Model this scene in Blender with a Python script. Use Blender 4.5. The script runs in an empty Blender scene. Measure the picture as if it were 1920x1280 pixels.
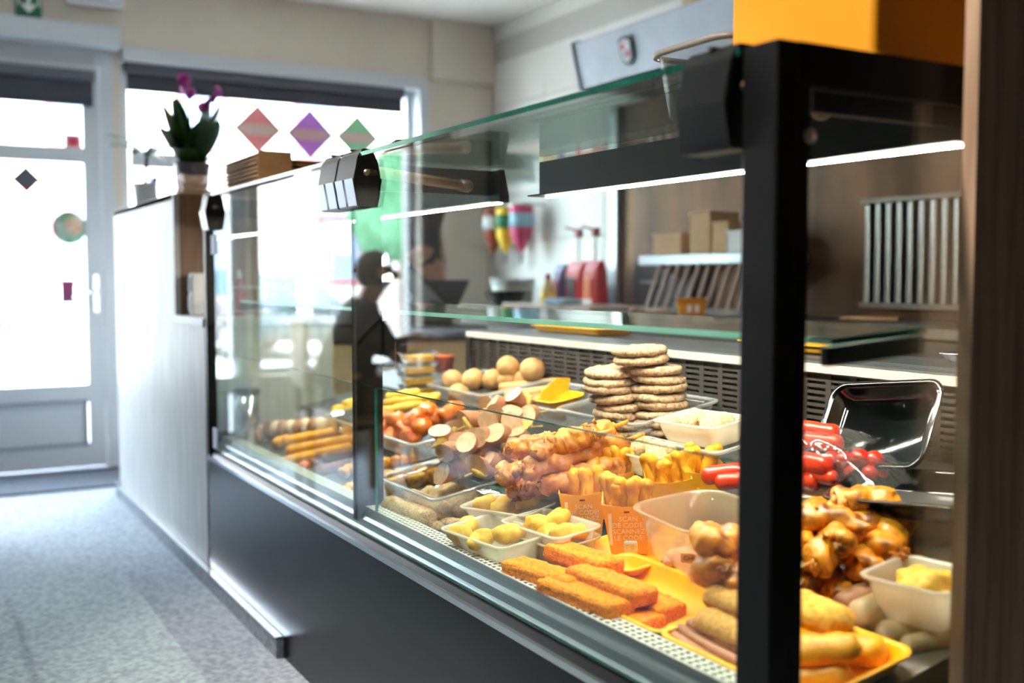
import bpy, bmesh, math, random
from mathutils import Vector, Matrix, noise
random.seed(11)
sc = bpy.context.scene
COL = sc.collection
PI = math.pi

# ------------------------------------------------------------------ camera
FPX = 1977.0
YAW = math.radians(30.0)
PITCH = math.atan(119 / FPX)
CAM = Vector((-.843, -.93, 1.0))
FW = Vector((math.sin(YAW) * math.cos(PITCH), math.cos(YAW) * math.cos(PITCH), -math.sin(PITCH)))
RT = Vector((math.cos(YAW), -math.sin(YAW), 0))
UP = RT.cross(FW)
cd = bpy.data.cameras.new('camera')
cd.sensor_width = 36
cd.lens = 36 * FPX / 1920
cd.clip_start = .02
cd.clip_end = 300
cd.dof.use_dof = True
cd.dof.focus_distance = 2.0
cd.dof.aperture_fstop = 2.1
cam = bpy.data.objects.new('camera', cd)
COL.objects.link(cam)
cam.matrix_world = Matrix(((RT.x, UP.x, -FW.x, CAM.x), (RT.y, UP.y, -FW.y, CAM.y), (RT.z, UP.z, -FW.z, CAM.z), (0, 0, 0, 1)))
sc.camera = cam

# ------------------------------------------------------------------ world, daylight, exposure
w = bpy.data.worlds.new('sky')
sc.world = w
w.use_nodes = True
bg = w.node_tree.nodes['Background']
bg.inputs[0].default_value = (.72, .86, 1.0, 1)
bg.inputs[1].default_value = 9.0
sd = bpy.data.lights.new('sun', 'SUN')
sd.energy = 3.0
sd.angle = .05
sd.color = (1, .95, .88)
sun = bpy.data.objects.new('sun', sd)
COL.objects.link(sun)
sun.rotation_euler = (math.radians(48), 0, math.radians(25))
vs = sc.view_settings
vs.view_transform = 'Standard'
vs.look = 'None'
vs.gamma = 1
vs.use_curve_mapping = False
vs.exposure = 1.7
try:
    sc.cycles.transparent_max_bounces = 40
    sc.cycles.max_bounces = 10
    sc.cycles.diffuse_bounces = 4
    sc.cycles.glossy_bounces = 5
    sc.cycles.caustics_reflective = False
    sc.cycles.caustics_refractive = False
    sc.cycles.sample_clamp_indirect = 6
except Exception:
    pass


# ------------------------------------------------------------------ helpers: pixels to points
def ray(u, v):
    return FW + RT * ((u - 960) / FPX) + UP * ((640 - v) / FPX)


STEP = {1: (.10, .462, .2), 2: (.40, .588, .176), 3: (.60, .668, .176)}


def at(u, v, k, off=0.0):
    """point `off` metres above deck step k that the photo shows at (u, v), and metres per pixel there"""
    x0, z0, m = STEP[k]
    d = ray(u, v)
    t = (z0 + off + m * (CAM.x - x0) - CAM.z) / (d.z - m * d.x)
    return CAM + d * t, t / FPX


def deck_z(k, x):
    x0, z0, m = STEP[k]
    return z0 + m * (x - x0)


def on_x(u, v, x):
    d = ray(u, v)
    return CAM + d * ((x - CAM.x) / d.x)


def on_y(u, v, y):
    d = ray(u, v)
    return CAM + d * ((y - CAM.y) / d.y)


# ------------------------------------------------------------------ helpers: colours and materials
def lin(c):
    return tuple(((x / 255) / 12.92 if x / 255 <= .04045 else ((x / 255 + .055) / 1.055) ** 2.4) for x in c) + (1,)


MATS = {}


def mat(name, c1, c2=None, scale=30, rough=.5, metal=0, bump=0, bscale=None, bdist=.002, detail=4, stretch=None,
        vary=0, spec=.5, sub=0, trans=0, coat=0, lo=.35, hi=.65):
    if name in MATS:
        return MATS[name]
    m = bpy.data.materials.new(name)
    MATS[name] = m
    m.use_nodes = True
    nt = m.node_tree
    N, L = nt.nodes, nt.links
    p = N['Principled BSDF']
    p.inputs['Roughness'].default_value = rough
    p.inputs['Metallic'].default_value = metal
    p.inputs['Specular IOR Level'].default_value = spec
    if sub:
        p.inputs['Subsurface Weight'].default_value = sub
        p.inputs['Subsurface Radius'].default_value = (.006, .003, .0015)
        p.inputs['Subsurface Scale'].default_value = 1
    if trans:
        p.inputs['Transmission Weight'].default_value = trans
    if coat:
        p.inputs['Coat Weight'].default_value = coat
        p.inputs['Coat Roughness'].default_value = .12
    tc = N.new('ShaderNodeTexCoord')
    mp = N.new('ShaderNodeMapping')
    L.new(tc.outputs['Object'], mp.inputs[0])
    if stretch:
        mp.inputs['Scale'].default_value = stretch
    oi = N.new('ShaderNodeObjectInfo')
    ns = N.new('ShaderNodeTexNoise')
    ns.noise_dimensions = '4D'
    ns.inputs['Scale'].default_value = scale
    ns.inputs['Detail'].default_value = detail
    L.new(mp.outputs[0], ns.inputs['Vector'])
    mw = N.new('ShaderNodeMath')
    mw.operation = 'MULTIPLY'
    mw.inputs[1].default_value = 37
    L.new(oi.outputs['Random'], mw.inputs[0])
    L.new(mw.outputs[0], ns.inputs['W'])
    r = N.new('ShaderNodeValToRGB')
    r.color_ramp.elements[0].position = lo
    r.color_ramp.elements[1].position = hi
    r.color_ramp.elements[0].color = lin(c2 or c1)
    r.color_ramp.elements[1].color = lin(c1)
    L.new(ns.outputs[0], r.inputs[0])
    out = r.outputs[0]
    if vary:
        hsv = N.new('ShaderNodeHueSaturation')
        ma = N.new('ShaderNodeMath')
        ma.operation = 'MULTIPLY_ADD'
        ma.inputs[1].default_value = vary
        ma.inputs[2].default_value = 1 - vary / 2
        L.new(oi.outputs['Random'], ma.inputs[0])
        L.new(ma.outputs[0], hsv.inputs['Value'])
        L.new(out, hsv.inputs['Color'])
        out = hsv.outputs[0]
    L.new(out, p.inputs['Base Color'])
    if bump:
        nb = N.new('ShaderNodeTexNoise')
        nb.inputs['Scale'].default_value = bscale or scale * 2
        nb.inputs['Detail'].default_value = 5
        L.new(mp.outputs[0], nb.inputs['Vector'])
        b = N.new('ShaderNodeBump')
        b.inputs['Strength'].default_value = bump
        b.inputs['Distance'].default_value = bdist
        L.new(nb.outputs[0], b.inputs['Height'])
        L.new(b.outputs[0], p.inputs['Normal'])
    return m


def glass(name, tint, f0=.04, rough=0.0, haze=0.0, hazecol=(235, 235, 235), gain=1.0, tl_=.5):
    """thin clear sheet: transparent body, Fresnel-weighted mirror, optional milky part"""
    if name in MATS:
        return MATS[name]
    m = bpy.data.materials.new(name)
    MATS[name] = m
    m.use_nodes = True
    nt = m.node_tree
    N, L = nt.nodes, nt.links
    N.remove(N['Principled BSDF'])
    out = N['Material Output']
    tr = N.new('ShaderNodeBsdfTransparent')
    tr.inputs[0].default_value = lin(tint)
    gl = N.new('ShaderNodeBsdfGlossy')
    gl.inputs['Roughness'].default_value = rough
    gl.inputs['Color'].default_value = (1, 1, 1, 1)
    lw = N.new('ShaderNodeLayerWeight')
    lw.inputs[0].default_value = .5
    pw = N.new('ShaderNodeMath')
    pw.operation = 'POWER'
    pw.inputs[1].default_value = 5
    L.new(lw.outputs['Facing'], pw.inputs[0])
    ma = N.new('ShaderNodeMath')
    ma.operation = 'MULTIPLY_ADD'
    ma.inputs[1].default_value = (1 - f0) * gain
    ma.inputs[2].default_value = f0
    L.new(pw.outputs[0], ma.inputs[0])
    body = tr.outputs[0]
    if haze:
        df = N.new('ShaderNodeBsdfDiffuse')
        df.inputs[0].default_value = lin(hazecol)
        tl = N.new('ShaderNodeBsdfTranslucent')
        tl.inputs[0].default_value = lin(hazecol)
        a = N.new('ShaderNodeMixShader')
        a.inputs[0].default_value = tl_
        L.new(df.outputs[0], a.inputs[1])
        L.new(tl.outputs[0], a.inputs[2])
        h = N.new('ShaderNodeMixShader')
        h.inputs[0].default_value = haze
        L.new(tr.outputs[0], h.inputs[1])
        L.new(a.outputs[0], h.inputs[2])
        body = h.outputs[0]
    mx = N.new('ShaderNodeMixShader')
    L.new(ma.outputs[0], mx.inputs[0])
    L.new(body, mx.inputs[1])
    L.new(gl.outputs[0], mx.inputs[2])
    L.new(mx.outputs[0], out.inputs[0])
    return m


def emis(name, col, s):
    if name in MATS:
        return MATS[name]
    m = bpy.data.materials.new(name)
    MATS[name] = m
    m.use_nodes = True
    p = m.node_tree.nodes['Principled BSDF']
    p.inputs['Base Color'].default_value = lin(col)
    p.inputs['Emission Color'].default_value = lin(col)
    p.inputs['Emission Strength'].default_value = s
    return m


# ------------------------------------------------------------------ helpers: meshes
def fin(bm, smooth=False, name='m'):
    me = bpy.data.meshes.new(name)
    bmesh.ops.recalc_face_normals(bm, faces=bm.faces[:])
    bm.to_mesh(me)
    bm.free()
    if smooth:
        for p in me.polygons:
            p.use_smooth = True
    return me


def m_box(sx, sy, sz, c=(0, 0, 0), bev=0.0, seg=2):
    bm = bmesh.new()
    add_box(bm, sx, sy, sz, c)
    if bev:
        bmesh.ops.bevel(bm, geom=bm.edges[:], offset=bev, segments=seg, affect='EDGES', profile=.5)
    return fin(bm)


def add_box(bm, sx, sy, sz, c=(0, 0, 0)):
    v = [bm.verts.new((c[0] + a * sx / 2, c[1] + b * sy / 2, c[2] + d * sz / 2)) for a in (-1, 1) for b in (-1, 1) for d in (-1, 1)]
    for f in ((0, 1, 3, 2), (4, 6, 7, 5), (0, 4, 5, 1), (2, 3, 7, 6), (0, 2, 6, 4), (1, 5, 7, 3)):
        bm.faces.new([v[i] for i in f])


def m_bb(x0, x1, y0, y1, z0, z1, bev=0.0):
    return m_box(x1 - x0, y1 - y0, z1 - z0, ((x0 + x1) / 2, (y0 + y1) / 2, (z0 + z1) / 2), bev)


def m_boxes(lst):
    bm = bmesh.new()
    for x0, x1, y0, y1, z0, z1 in lst:
        add_box(bm, x1 - x0, y1 - y0, z1 - z0, ((x0 + x1) / 2, (y0 + y1) / 2, (z0 + z1) / 2))
    return fin(bm)


def loft(loops, cap0=True, cap1=True, smooth=True):
    bm = bmesh.new()
    rows = [[bm.verts.new(p) for p in l] for l in loops]
    n = len(rows[0])
    for a, b in zip(rows, rows[1:]):
        for i in range(n):
            j = (i + 1) % n
            bm.faces.new((a[i], a[j], b[j], b[i]))
    if cap0:
        bm.faces.new(rows[0][::-1])
    if cap1:
        bm.faces.new(rows[-1])
    return fin(bm, smooth)


def rr(L, W, r, z, n=5, cx=0, cy=0):
    r = min(r, L / 2 - 1e-4, W / 2 - 1e-4)
    pts = []
    for (sx, sy, a0) in ((1, 1, 0), (-1, 1, 90), (-1, -1, 180), (1, -1, 270)):
        for i in range(n + 1):
            a = math.radians(a0 + 90 * i / n)
            pts.append((cx + sx * (L / 2 - r) + r * math.cos(a), cy + sy * (W / 2 - r) + r * math.sin(a), z))
    return pts


def m_tray(L, W, H, taper=.012, lip=.008, r=.02, t=.0022, ribs=0):
    """open container, outside skin, rolled lip, inside skin; L on x, W on y, base at z = 0"""
    def lp(ins, z, rb=0):
        p = rr(L - 2 * ins, W - 2 * ins, max(r - ins * .5, .004), z, 5 if not ribs else 7)
        return p
    loops = [lp(taper + .006, 0), lp(taper, .005), lp(taper * .5, H * .5), lp(.001, H - .004), lp(-lip, H - .004), lp(-lip - .001, H - .001), lp(-lip, H),
             lp(0, H), lp(t, H - .004), lp(taper * .5 + t, H * .5), lp(taper + t, .005 + t), lp(taper + .006 + t, t)]
    return loft(loops, True, True, True)


def m_tube(path, r, n=10, cap=True, smooth=True):
    path = [Vector(p) for p in path]
    rs = r if isinstance(r, (list, tuple)) else [r] * len(path)
    loops = []
    prev = None
    for i, p in enumerate(path):
        d = (path[min(i + 1, len(path) - 1)] - path[max(i - 1, 0)]).normalized()
        if prev is None:
            a = Vector((0, 0, 1)) if abs(d.z) < .9 else Vector((1, 0, 0))
            x = d.cross(a).normalized()
        else:
            x = (prev - d * prev.dot(d)).normalized()
        prev = x
        y = d.cross(x)
        loops.append([p + (x * math.cos(2 * PI * k / n) + y * math.sin(2 * PI * k / n)) * rs[i] for k in range(n)])
    return loft(loops, cap, cap, smooth)


def m_lathe(prof, n=24, smooth=True, sx=1, sy=1):
    loops = [[(r * math.cos(2 * PI * k / n) * sx, r * math.sin(2 * PI * k / n) * sy, z) for k in range(n)] for r, z in prof]
    return loft(loops, True, True, smooth)


def disp(me, amp, scale, seed=0, oct=3):
    o = Vector((seed * 7.31, seed * 3.17, seed * 1.77))
    for v in me.vertices:
        n = v.normal
        d = noise.fractal(v.co * scale + o, 1.0, 2.0, oct) * amp
        v.co += n * d
    me.update()
    return me


def crumbs(me, amp=.0011, scale=380, seed=0):
    return disp(me, amp, scale, seed, 2)


def m_blob(rx, ry, rz, sub=3, amp=.003, scale=60, seed=0, oct=3):
    bm = bmesh.new()
    bmesh.ops.create_icosphere(bm, subdivisions=sub, radius=1)
    for v in bm.verts:
        v.co = Vector((v.co.x * rx, v.co.y * ry, v.co.z * rz))
    return disp(fin(bm, True), amp, scale, seed, oct)


def m_capsule(length, r, bend=0.0, amp=.0, scale=60, seed=0, n=16, rings=22, flat=1.0, taper=0.0, blunt=.5, oct=3):
    """sausage along x centred at the origin; bend lifts the middle sideways; blunt 0..1 = how round the ends are"""
    loops = []
    h = length / 2
    e = r * (.25 + blunt)
    for i in range(rings + 1):
        t = i / rings
        x = -h + length * (.5 - .5 * math.cos(PI * t))
        d = min(x + h, h - x)
        q = 1.0 if d >= e else math.sqrt(max(0, 1 - (1 - d / e) ** 2))
        rr_ = max(r * q * (1 + taper * x / h), r * .02)
        y0 = bend * (1 - (x / h) ** 2)
        loops.append([(x, y0 + rr_ * math.cos(2 * PI * k / n), rr_ * flat * math.sin(2 * PI * k / n)) for k in range(n)])
    me = loft(loops)
    return disp(me, amp, scale, seed, oct) if amp else me


def m_bar(L, W, H, r, amp, scale, seed, d=10):
    """rounded breaded bar"""
    bm = bmesh.new()
    bmesh.ops.create_cube(bm, size=1)
    bmesh.ops.subdivide_edges(bm, edges=bm.edges[:], cuts=d, use_grid_fill=True)
    hx, hy, hz = L / 2, W / 2, H / 2
    for v in bm.verts:
        p = Vector((v.co.x * L, v.co.y * W, v.co.z * H))
        c = Vector((max(-hx + r, min(hx - r, p.x)), max(-hy + r, min(hy - r, p.y)), max(-hz + r, min(hz - r, p.z))))
        q = p - c
        if q.length > 1e-9:
            q = q.normalized() * r
        v.co = c + q
    return disp(fin(bm, True), amp, scale, seed)


def m_prism(pts, t, bev=0.0):
    """polygon in x-z extruded along y (centred)"""
    bm = bmesh.new()
    a = [bm.verts.new((x, -t / 2, z)) for x, z in pts]
    b = [bm.verts.new((x, t / 2, z)) for x, z in pts]
    n = len(pts)
    bm.faces.new(a)
    bm.faces.new(b[::-1])
    for i in range(n):
        bm.faces.new((a[i], b[i], b[(i + 1) % n], a[(i + 1) % n]))
    if bev:
        bmesh.ops.bevel(bm, geom=bm.edges[:], offset=bev, segments=2, affect='EDGES')
    return fin(bm)


def m_text(s, size, ext=.0003, align='CENTER'):
    cu = bpy.data.curves.new('lettering', 'FONT')
    cu.body = s
    cu.size = size
    cu.extrude = ext
    cu.align_x = align
    cu.align_y = 'CENTER'
    cu.resolution_u = 2
    o = bpy.data.objects.new('tmp', cu)
    COL.objects.link(o)
    dg = bpy.context.evaluated_depsgraph_get()
    me = bpy.data.meshes.new_from_object(o.evaluated_get(dg))
    bpy.data.objects.remove(o)
    bpy.data.curves.remove(cu)
    return me


# ------------------------------------------------------------------ helpers: objects
def ob(name, me, m, parent=None, loc=(0, 0, 0), rot=None):
    o = bpy.data.objects.new(name, me)
    COL.objects.link(o)
    if m is not None and me is not None and not me.materials:
        me.materials.append(m)
    o.location = loc
    if rot is not None:
        o.rotation_euler = rot.to_euler() if not isinstance(rot, (tuple, list)) else rot
    if parent is not None:
        o.parent = parent
    return o


def tag(o, label, cat, group=None):
    o['label'] = label
    o['category'] = cat
    if group:
        o['group'] = group
    return o


def thing(name, label, cat, loc=(0, 0, 0), rot=None, group=None):
    o = ob(name, None, None, None, loc, rot)
    o.empty_display_size = .02
    return tag(o, label, cat, group)


def struct(name, me, m, parent=None, loc=(0, 0, 0), rot=None):
    o = ob(name, me, m, parent, loc, rot)
    if parent is None:
        o['kind'] = 'structure'
    return o


def R(yaw=0, tilt=0, roll=0):
    """yaw about z, then tilt up towards +x (degrees), roll about own x first"""
    return Matrix.Rotation(-math.radians(tilt), 3, 'Y') @ Matrix.Rotation(math.radians(yaw), 3, 'Z') @ Matrix.Rotation(math.radians(roll), 3, 'X')


def face(d, roll=0):
    """rotation that turns local +x to d"""
    return d.to_track_quat('X', 'Z').to_matrix() @ Matrix.Rotation(math.radians(roll), 3, 'X')


ORD = ['first', 'second', 'third', 'fourth', 'fifth', 'sixth', 'seventh', 'eighth', 'ninth', 'tenth', 'eleventh', 'twelfth']
TILT = 10.0

# ------------------------------------------------------------------ materials
M_floor = mat('floor_carpet', (170, 175, 182), (128, 134, 144), scale=60, rough=.9, bump=.3, bscale=300, detail=8)
M_mat = mat('door_mat_fibre', (92, 98, 108), (70, 74, 84), scale=120, rough=.95, bump=.4, bscale=400)
M_ceil = mat('ceiling_paint', (232, 228, 222), rough=.8)
M_wall = mat('beige_paint', (220, 208, 192), (214, 202, 186), scale=4, rough=.8)
M_darkwall = mat('dark_panelling', (62, 52, 46), (48, 40, 36), scale=8, rough=.7, stretch=(3, 3, .3))
M_frame = mat('grey_white_frame', (206, 210, 214), rough=.45)
M_blind = mat('charcoal_blind', (70, 72, 80), (64, 66, 74), scale=400, rough=.85)
M_woodlight = mat('pale_wood', (210, 208, 206), (186, 184, 184), scale=14, rough=.5, stretch=(3, 3, .25), detail=6, bump=.05)
M_woodbrown = mat('brown_wood', (150, 112, 84), (118, 86, 64), scale=14, rough=.5, stretch=(4, 4, .3), detail=6)
M_woodwall = mat('dark_oak', (204, 170, 140), (168, 136, 110), scale=16, rough=.55, stretch=(4, 4, .22), detail=8, bump=.08)
M_beigewood = mat('beige_cabinet', (232, 202, 162), (218, 188, 148), scale=14, rough=.5, stretch=(3, 3, .3))
M_black = mat('black_panel', (7, 10, 17), rough=.27, spec=.28)
M_blackp = mat('black_plastic', (11, 11, 12), rough=.36, spec=.35)
M_blackm = mat('black_metal', (11, 11, 13), (13, 13, 15), scale=20, rough=.45, spec=.25)
M_alu = mat('aluminium', (196, 200, 204), (180, 184, 190), scale=8, rough=.28, metal=1, stretch=(60, .5, 60))
M_steel = mat('stainless_steel', (190, 188, 184), (168, 166, 162), scale=8, rough=.3, metal=1, stretch=(40, 1, 40))
M_steeldull = mat('dull_steel', (150, 142, 132), (128, 120, 112), scale=6, rough=.42, metal=.9)
M_deck = mat('deck_steel', (150, 148, 146), (130, 128, 126), scale=10, rough=.4, metal=.9)
M_chrome = mat('brushed_chrome', (225, 228, 232), rough=.18, metal=1)
M_gap = mat('dark_gap', (12, 12, 14), rough=.8)
M_tile = mat('white_tile', (236, 232, 226), (230, 226, 220), scale=3, rough=.25)
M_grout = mat('grout', (196, 190, 182), rough=.9)
G_pane = glass('display_glass', (247, 251, 249))
G_inner = glass('coated_inner_glass', (250, 252, 251), f0=.012, gain=.45)
G_top = glass('display_top_glass', (238, 247, 243))
G_shelf = glass('shelf_glass', (230, 244, 238))
G_win = glass('window_glass', (250, 252, 252))
G_tray = glass('clear_plastic', (240, 240, 240), haze=.05, rough=.05)
G_lid = glass('clear_lid', (232, 232, 232), haze=.04, rough=.06)
G_tub = glass('milky_plastic', (244, 238, 230), haze=.32, hazecol=(252, 222, 194), rough=.12)
G_rim = glass('highlit_plastic_rim', (240, 240, 240), haze=.4, hazecol=(250, 248, 244), rough=.08, f0=.08)  # milky white in the rim stands for highlights on the clear plastic
G_cup = glass('white_cup_plastic', (250, 244, 232), haze=.7, hazecol=(255, 248, 234), rough=.2)
G_bag = glass('vacuum_bag', (240, 236, 234), haze=.06, rough=.08, f0=.08)
G_darktray = glass('smoky_black_plastic', (70, 66, 62), haze=.0, rough=.08, f0=.06)
M_teal = mat('glass_edge_green', (10, 84, 68), (4, 54, 46), scale=10, rough=.15, spec=.8)
M_teallit = mat('shelf_edge_lit', (176, 238, 216), (140, 214, 190), scale=8, rough=.15, spec=.8)  # pale green puts the LED light on the shelf edge into its colour
M_yellow = mat('yellow_plastic', (255, 184, 0), rough=.35)
M_yellowcard = mat('yellow_card', (240, 156, 0), rough=.55)
M_orange = mat('orange_card', (255, 188, 24), (252, 174, 14), scale=8, rough=.55)
M_cardin = mat('kraft_inside', (236, 200, 158), rough=.8)
M_wprint = mat('white_print', (255, 248, 230), rough=.6)
M_card = mat('cardboard', (176, 132, 88), (164, 120, 78), scale=20, rough=.85)
M_stick = mat('skewer_wood', (228, 190, 128), (210, 168, 104), scale=30, rough=.7)
M_white = mat('white_plastic', (238, 238, 238), rough=.4)
M_grey = mat('grey_plastic', (120, 124, 128), rough=.45)

# ================================================================== THE SETTING
YW = 4.89          # window wall, room side
XB = 2.38          # back wall behind the fryers
XL, YN, ZC = -2.3, -2.6, 2.55
struct('floor', m_bb(XL - .1, XB + .1, YN - .1, YW + .3, -.1, 0), M_floor)
struct('ceiling', m_bb(XL - .1, XB + .1, YN - .1, YW + .3, ZC, ZC + .1), M_ceil)
struct('wall_left', m_bb(XL - .12, XL, YN, YW, 0, ZC), M_darkwall)
struct('wall_near', m_bb(XL - .12, XB + .12, YN - .12, YN, 0, ZC), M_darkwall)
# window wall: door opening x -.92...15, shop window .18..1.93, second shop window -1.7..-1.0
struct('wall_window', m_boxes([
    (XL - .12, -1.85, YW, YW + .28, 0, ZC), (-1.85, -.85, YW, YW + .28, 0, .45), (-1.85, XB + .12, YW, YW + .28, 2.2, ZC),
    (-.85, -.80, YW, YW + .28, 0, 2.2), (.14, .18, YW + .06, YW + .28, 0, 2.2), (.18, 1.935, YW, YW + .28, 0, .75),
    (1.935, XB + .12, YW, YW + .28, 0, 2.2)]), M_wall)
struct('trim_1', m_bb(1.95, XB, YW - .03, YW, 2.19, ZC), M_wall)
struct('trim_2', m_boxes([(.18, 1.935, YW - .012, YW + .1, 2.13, 2.2), (1.875, 1.935, YW - .012, YW + .1, .75, 2.13)]), M_frame)
struct('trim_3', m_bb(-.85, .17, YW - .06, YW + .06, 2.18, 2.285, .01), M_frame)
bw = struct('wall_back', m_bb(XB + .01, XB + .12, YN, YW, 0, ZC), M_grout)
tl = m_box(.012, .596, .271, (0, 0, 0), .003, 1)
for i in range(5):
    for j in range(6):
        z = 1.912 + (j - 3) * .275
        if z + .14 > ZC:
            continue
        ob('tile', tl, M_tile, bw, (XB + .006, 4.583 - i * .6, z))
for i in range(5):
    ob('tile', m_box(.012, .596, .09, (0, 0, 0), .003, 1) if i == 0 else bpy.data.objects['tile_top'].data, M_tile, bw, (XB + .006, 4.583 - i * .6, 2.505)).name = 'tile_top'

# wooden partition at the near end of the display case
struct('wall_partition', m_bb(.289, 1.6, -.095, -.075, 0, ZC), M_woodwall)


def window_frame(name, x0, x1, z0, z1, bar=None, mull=(), fw=.04):
    root = thing(name, 'x', 'x')
    del root['label'], root['category']
    root['kind'] = 'structure'
    L = [(x0, x1, YW + .1, YW + .16, z0, z0 + fw), (x0, x1, YW + .1, YW + .16, z1 - fw, z1), (x0, x0 + fw, YW + .1, YW + .16, z0 + fw, z1 - fw), (x1 - fw, x1, YW + .1, YW + .16, z0 + fw, z1 - fw)]
    if bar:
        L.append((x0 + fw, x1 - fw, YW + .105, YW + .155, bar[0], bar[1]))
    for a in mull:
        L.append((a - .03, a + .03, YW + .105, YW + .155, z0 + fw, z1 - fw))
    ob('window_frame', m_boxes(L), M_frame, root)
    ob('pane', m_bb(x0 + fw, x1 - fw, YW + .125, YW + .131, z0 + fw, z1 - fw), G_win, root)
    return root


w1 = window_frame('window_1', .18, 1.875, .75, 2.13)
ob('transom_bar', m_bb(.235, .55, YW + .1, YW + .155, 1.594, 1.671), M_frame, w1)
window_frame('window_2', -1.85, -.85, .45, 2.2)

# roller blinds, hung in the openings
for nm, x0, x1, zt, zb, lab in (('roller_blind', .2, 1.80, 2.13, 1.985, 'charcoal roller blind pulled partly down over the shop window'),
                                ('roller_blind', -.745, .045, 2.06, 1.88, 'charcoal roller blind at the top of the glass entrance door')):
    yb = YW + (.06 if x0 > 0 else .02)
    t = thing(nm, lab, 'blind', ((x0 + x1) / 2, yb, zb))
    wd = x1 - x0
    ob('cassette', m_box(wd, .05, .055, (0, 0, zt - zb - .028), .008), mat('blind_cassette', (92, 94, 102), rough=.5), t)
    ob('fabric', m_box(wd - .02, .004, zt - zb - .05, (0, 0, (zt - zb - .05) / 2 + .012)), M_blind, t)
    ob('bottom_bar', m_box(wd - .02, .014, .02, (0, 0, .01), .004), M_blind, t)

# glazed entrance door
d1 = thing('door_1', 'x', 'x')
del d1['label'], d1['category']
d1['kind'] = 'structure'
YD = YW + .08
ob('door_frame', m_boxes([(-.80, -.755, YD - .03, YD + .05, 0, 2.18), (.075, .14, YD - .03, YD + .05, 0, 2.18), (-.755, .075, YD - .03, YD + .05, 2.09, 2.18)]), M_frame, d1)
ob('door_leaf', m_boxes([(-.75, -.71, YD - .02, YD + .03, .01, 2.085), (-.01, .07, YD - .02, YD + .03, .01, 2.085), (-.71, -.01, YD - .02, YD + .03, 2.0, 2.085),
                         (-.71, -.01, YD - .02, YD + .03, 1.594, 1.671), (-.71, -.01, YD - .02, YD + .03, .01, .12), (-.71, -.01, YD - .02, YD + .03, .365, .445)]), M_frame, d1)
ob('door_panel', m_bb(-.70, -.015, YD - .004, YD + .015, .12, .365), M_frame, d1)
ob('panel_bead', m_boxes([(-.71, -.01, YD - .026, YD - .018, .125, .137), (-.71, -.01, YD - .026, YD - .018, .352, .364), (-.03, -.018, YD - .026, YD - .018, .137, .352)]), mat('bead_grey', (150, 156, 164), rough=.5), d1)
ob('pane', m_bb(-.71, -.01, YD + .002, YD + .008, .445, 1.594), G_win, d1)
ob('pane', m_bb(-.71, -.01, YD + .002, YD + .008, 1.671, 2.0), G_win, d1)
hp = ob('handle_plate', m_box(.03, .008, .2, (.035, YD - .024, .92), .003), M_chrome, d1)
ob('handle', m_tube([(.035, YD - .02, .93), (.035, YD - .065, .93), (.02, YD - .075, .93), (-.085, YD - .075, .895)], .009), M_chrome, hp)
ob('hinge', m_box(.03, .02, .1, (.085, YD - .035, .4), .004), M_frame, d1)
mt_ = ob('door_mat', m_bb(-.8, .17, 4.36, 4.86, 0, .012, .004), M_mat)
tag(mt_, 'dark grey ribbed mat on the floor in front of the door', 'mat')

# stickers on the glass
def diamond(cx, cz, r, col, y, label, band=None, name='window_sticker', group=None):
    t = thing(name, label, 'sticker', (cx, y, cz), None, group)
    ob('sheet', m_prism([(-r, 0), (0, -r), (r, 0), (0, r)], .003), glass('sticker_%d_%d_%d' % col, (255, 255, 255), haze=.97, hazecol=col, tl_=.11), t)
    if band:
        h = r * .5
        pts = [(-r, 0), (-h, -h), (h, -h), (r, 0), (h * 1.2, r - h * 1.2), (-h * 1.2, r - h * 1.2)] if band[1] == 'mid' else [(-r * .42, -r * .58), (0, -r), (r * .42, -r * .58)]
        b = ob('band', m_prism([(x * .96, z * .5 if band[1] == 'mid' else z) for x, z in pts], .002), glass('band_%d_%d_%d' % band[0], (255, 255, 255), haze=.97, hazecol=band[0], tl_=.13), t)
        b.location = (0, -.003, 0)
    return t


diamond(.926, 1.84, .14, (226, 150, 150), YW + .118, 'pink diamond-shaped food sticker on the shop window', ((238, 214, 200), 'mid'))
diamond(1.232, 1.832, .145, (198, 130, 206), YW + .118, 'purple diamond-shaped sticker on the shop window', ((230, 190, 190), 'mid'))
diamond(1.526, 1.832, .135, (150, 206, 160), YW + .118, 'pale green diamond-shaped sticker on the shop window', ((232, 200, 190), 'mid'))
st = diamond(-.283, 1.498, .068, (96, 100, 106), YD - .001, 'small grey diamond sticker with red tip on the door glass', ((206, 60, 70), 'tip'), 'door_sticker')
t = thing('door_sticker', 'round green and orange sticker on the door glass', 'sticker', (-.085, YD - .001, 1.26))
ob('sheet', m_tube([(0, .0015, 0), (0, -.0015, 0)], .085, 24), mat('sticker_green', (96, 170, 96), (220, 226, 220), scale=18, rough=.7), t)
ob('print', m_tube([(.02, -.002, .01), (.02, -.004, .01)], .045, 18), mat('sticker_orange', (232, 168, 120), (240, 220, 200), scale=30, rough=.7), t)
t = thing('door_sticker', 'dark red rectangular sticker on the door glass beside the handle', 'sticker', (-.1, YD - .001, .93))
ob('sheet', m_box(.062, .003, .115), mat('sticker_red', (166, 60, 96), (130, 70, 120), scale=16, rough=.7), t)
t = thing('door_sticker', 'small pink square no-smoking sticker in the upper door pane', 'sticker', (-.057, YD - .001, 1.706))
ob('sheet', m_box(.075, .003, .065), mat('sticker_pink', (236, 150, 156), rough=.7), t)
ob('ring', m_lathe([(.016, 0), (.024, 0), (.024, .002), (.016, .002)], 20), mat('sticker_ring', (214, 70, 80), rough=.7), t, (0, -.002, 0), (PI / 2, 0, 0))
ob('band', m_box(.044, .002, .006, (0, -.003, 0)), MATS['sticker_ring'], t, (0, 0, 0), (0, .785, 0))

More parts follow.
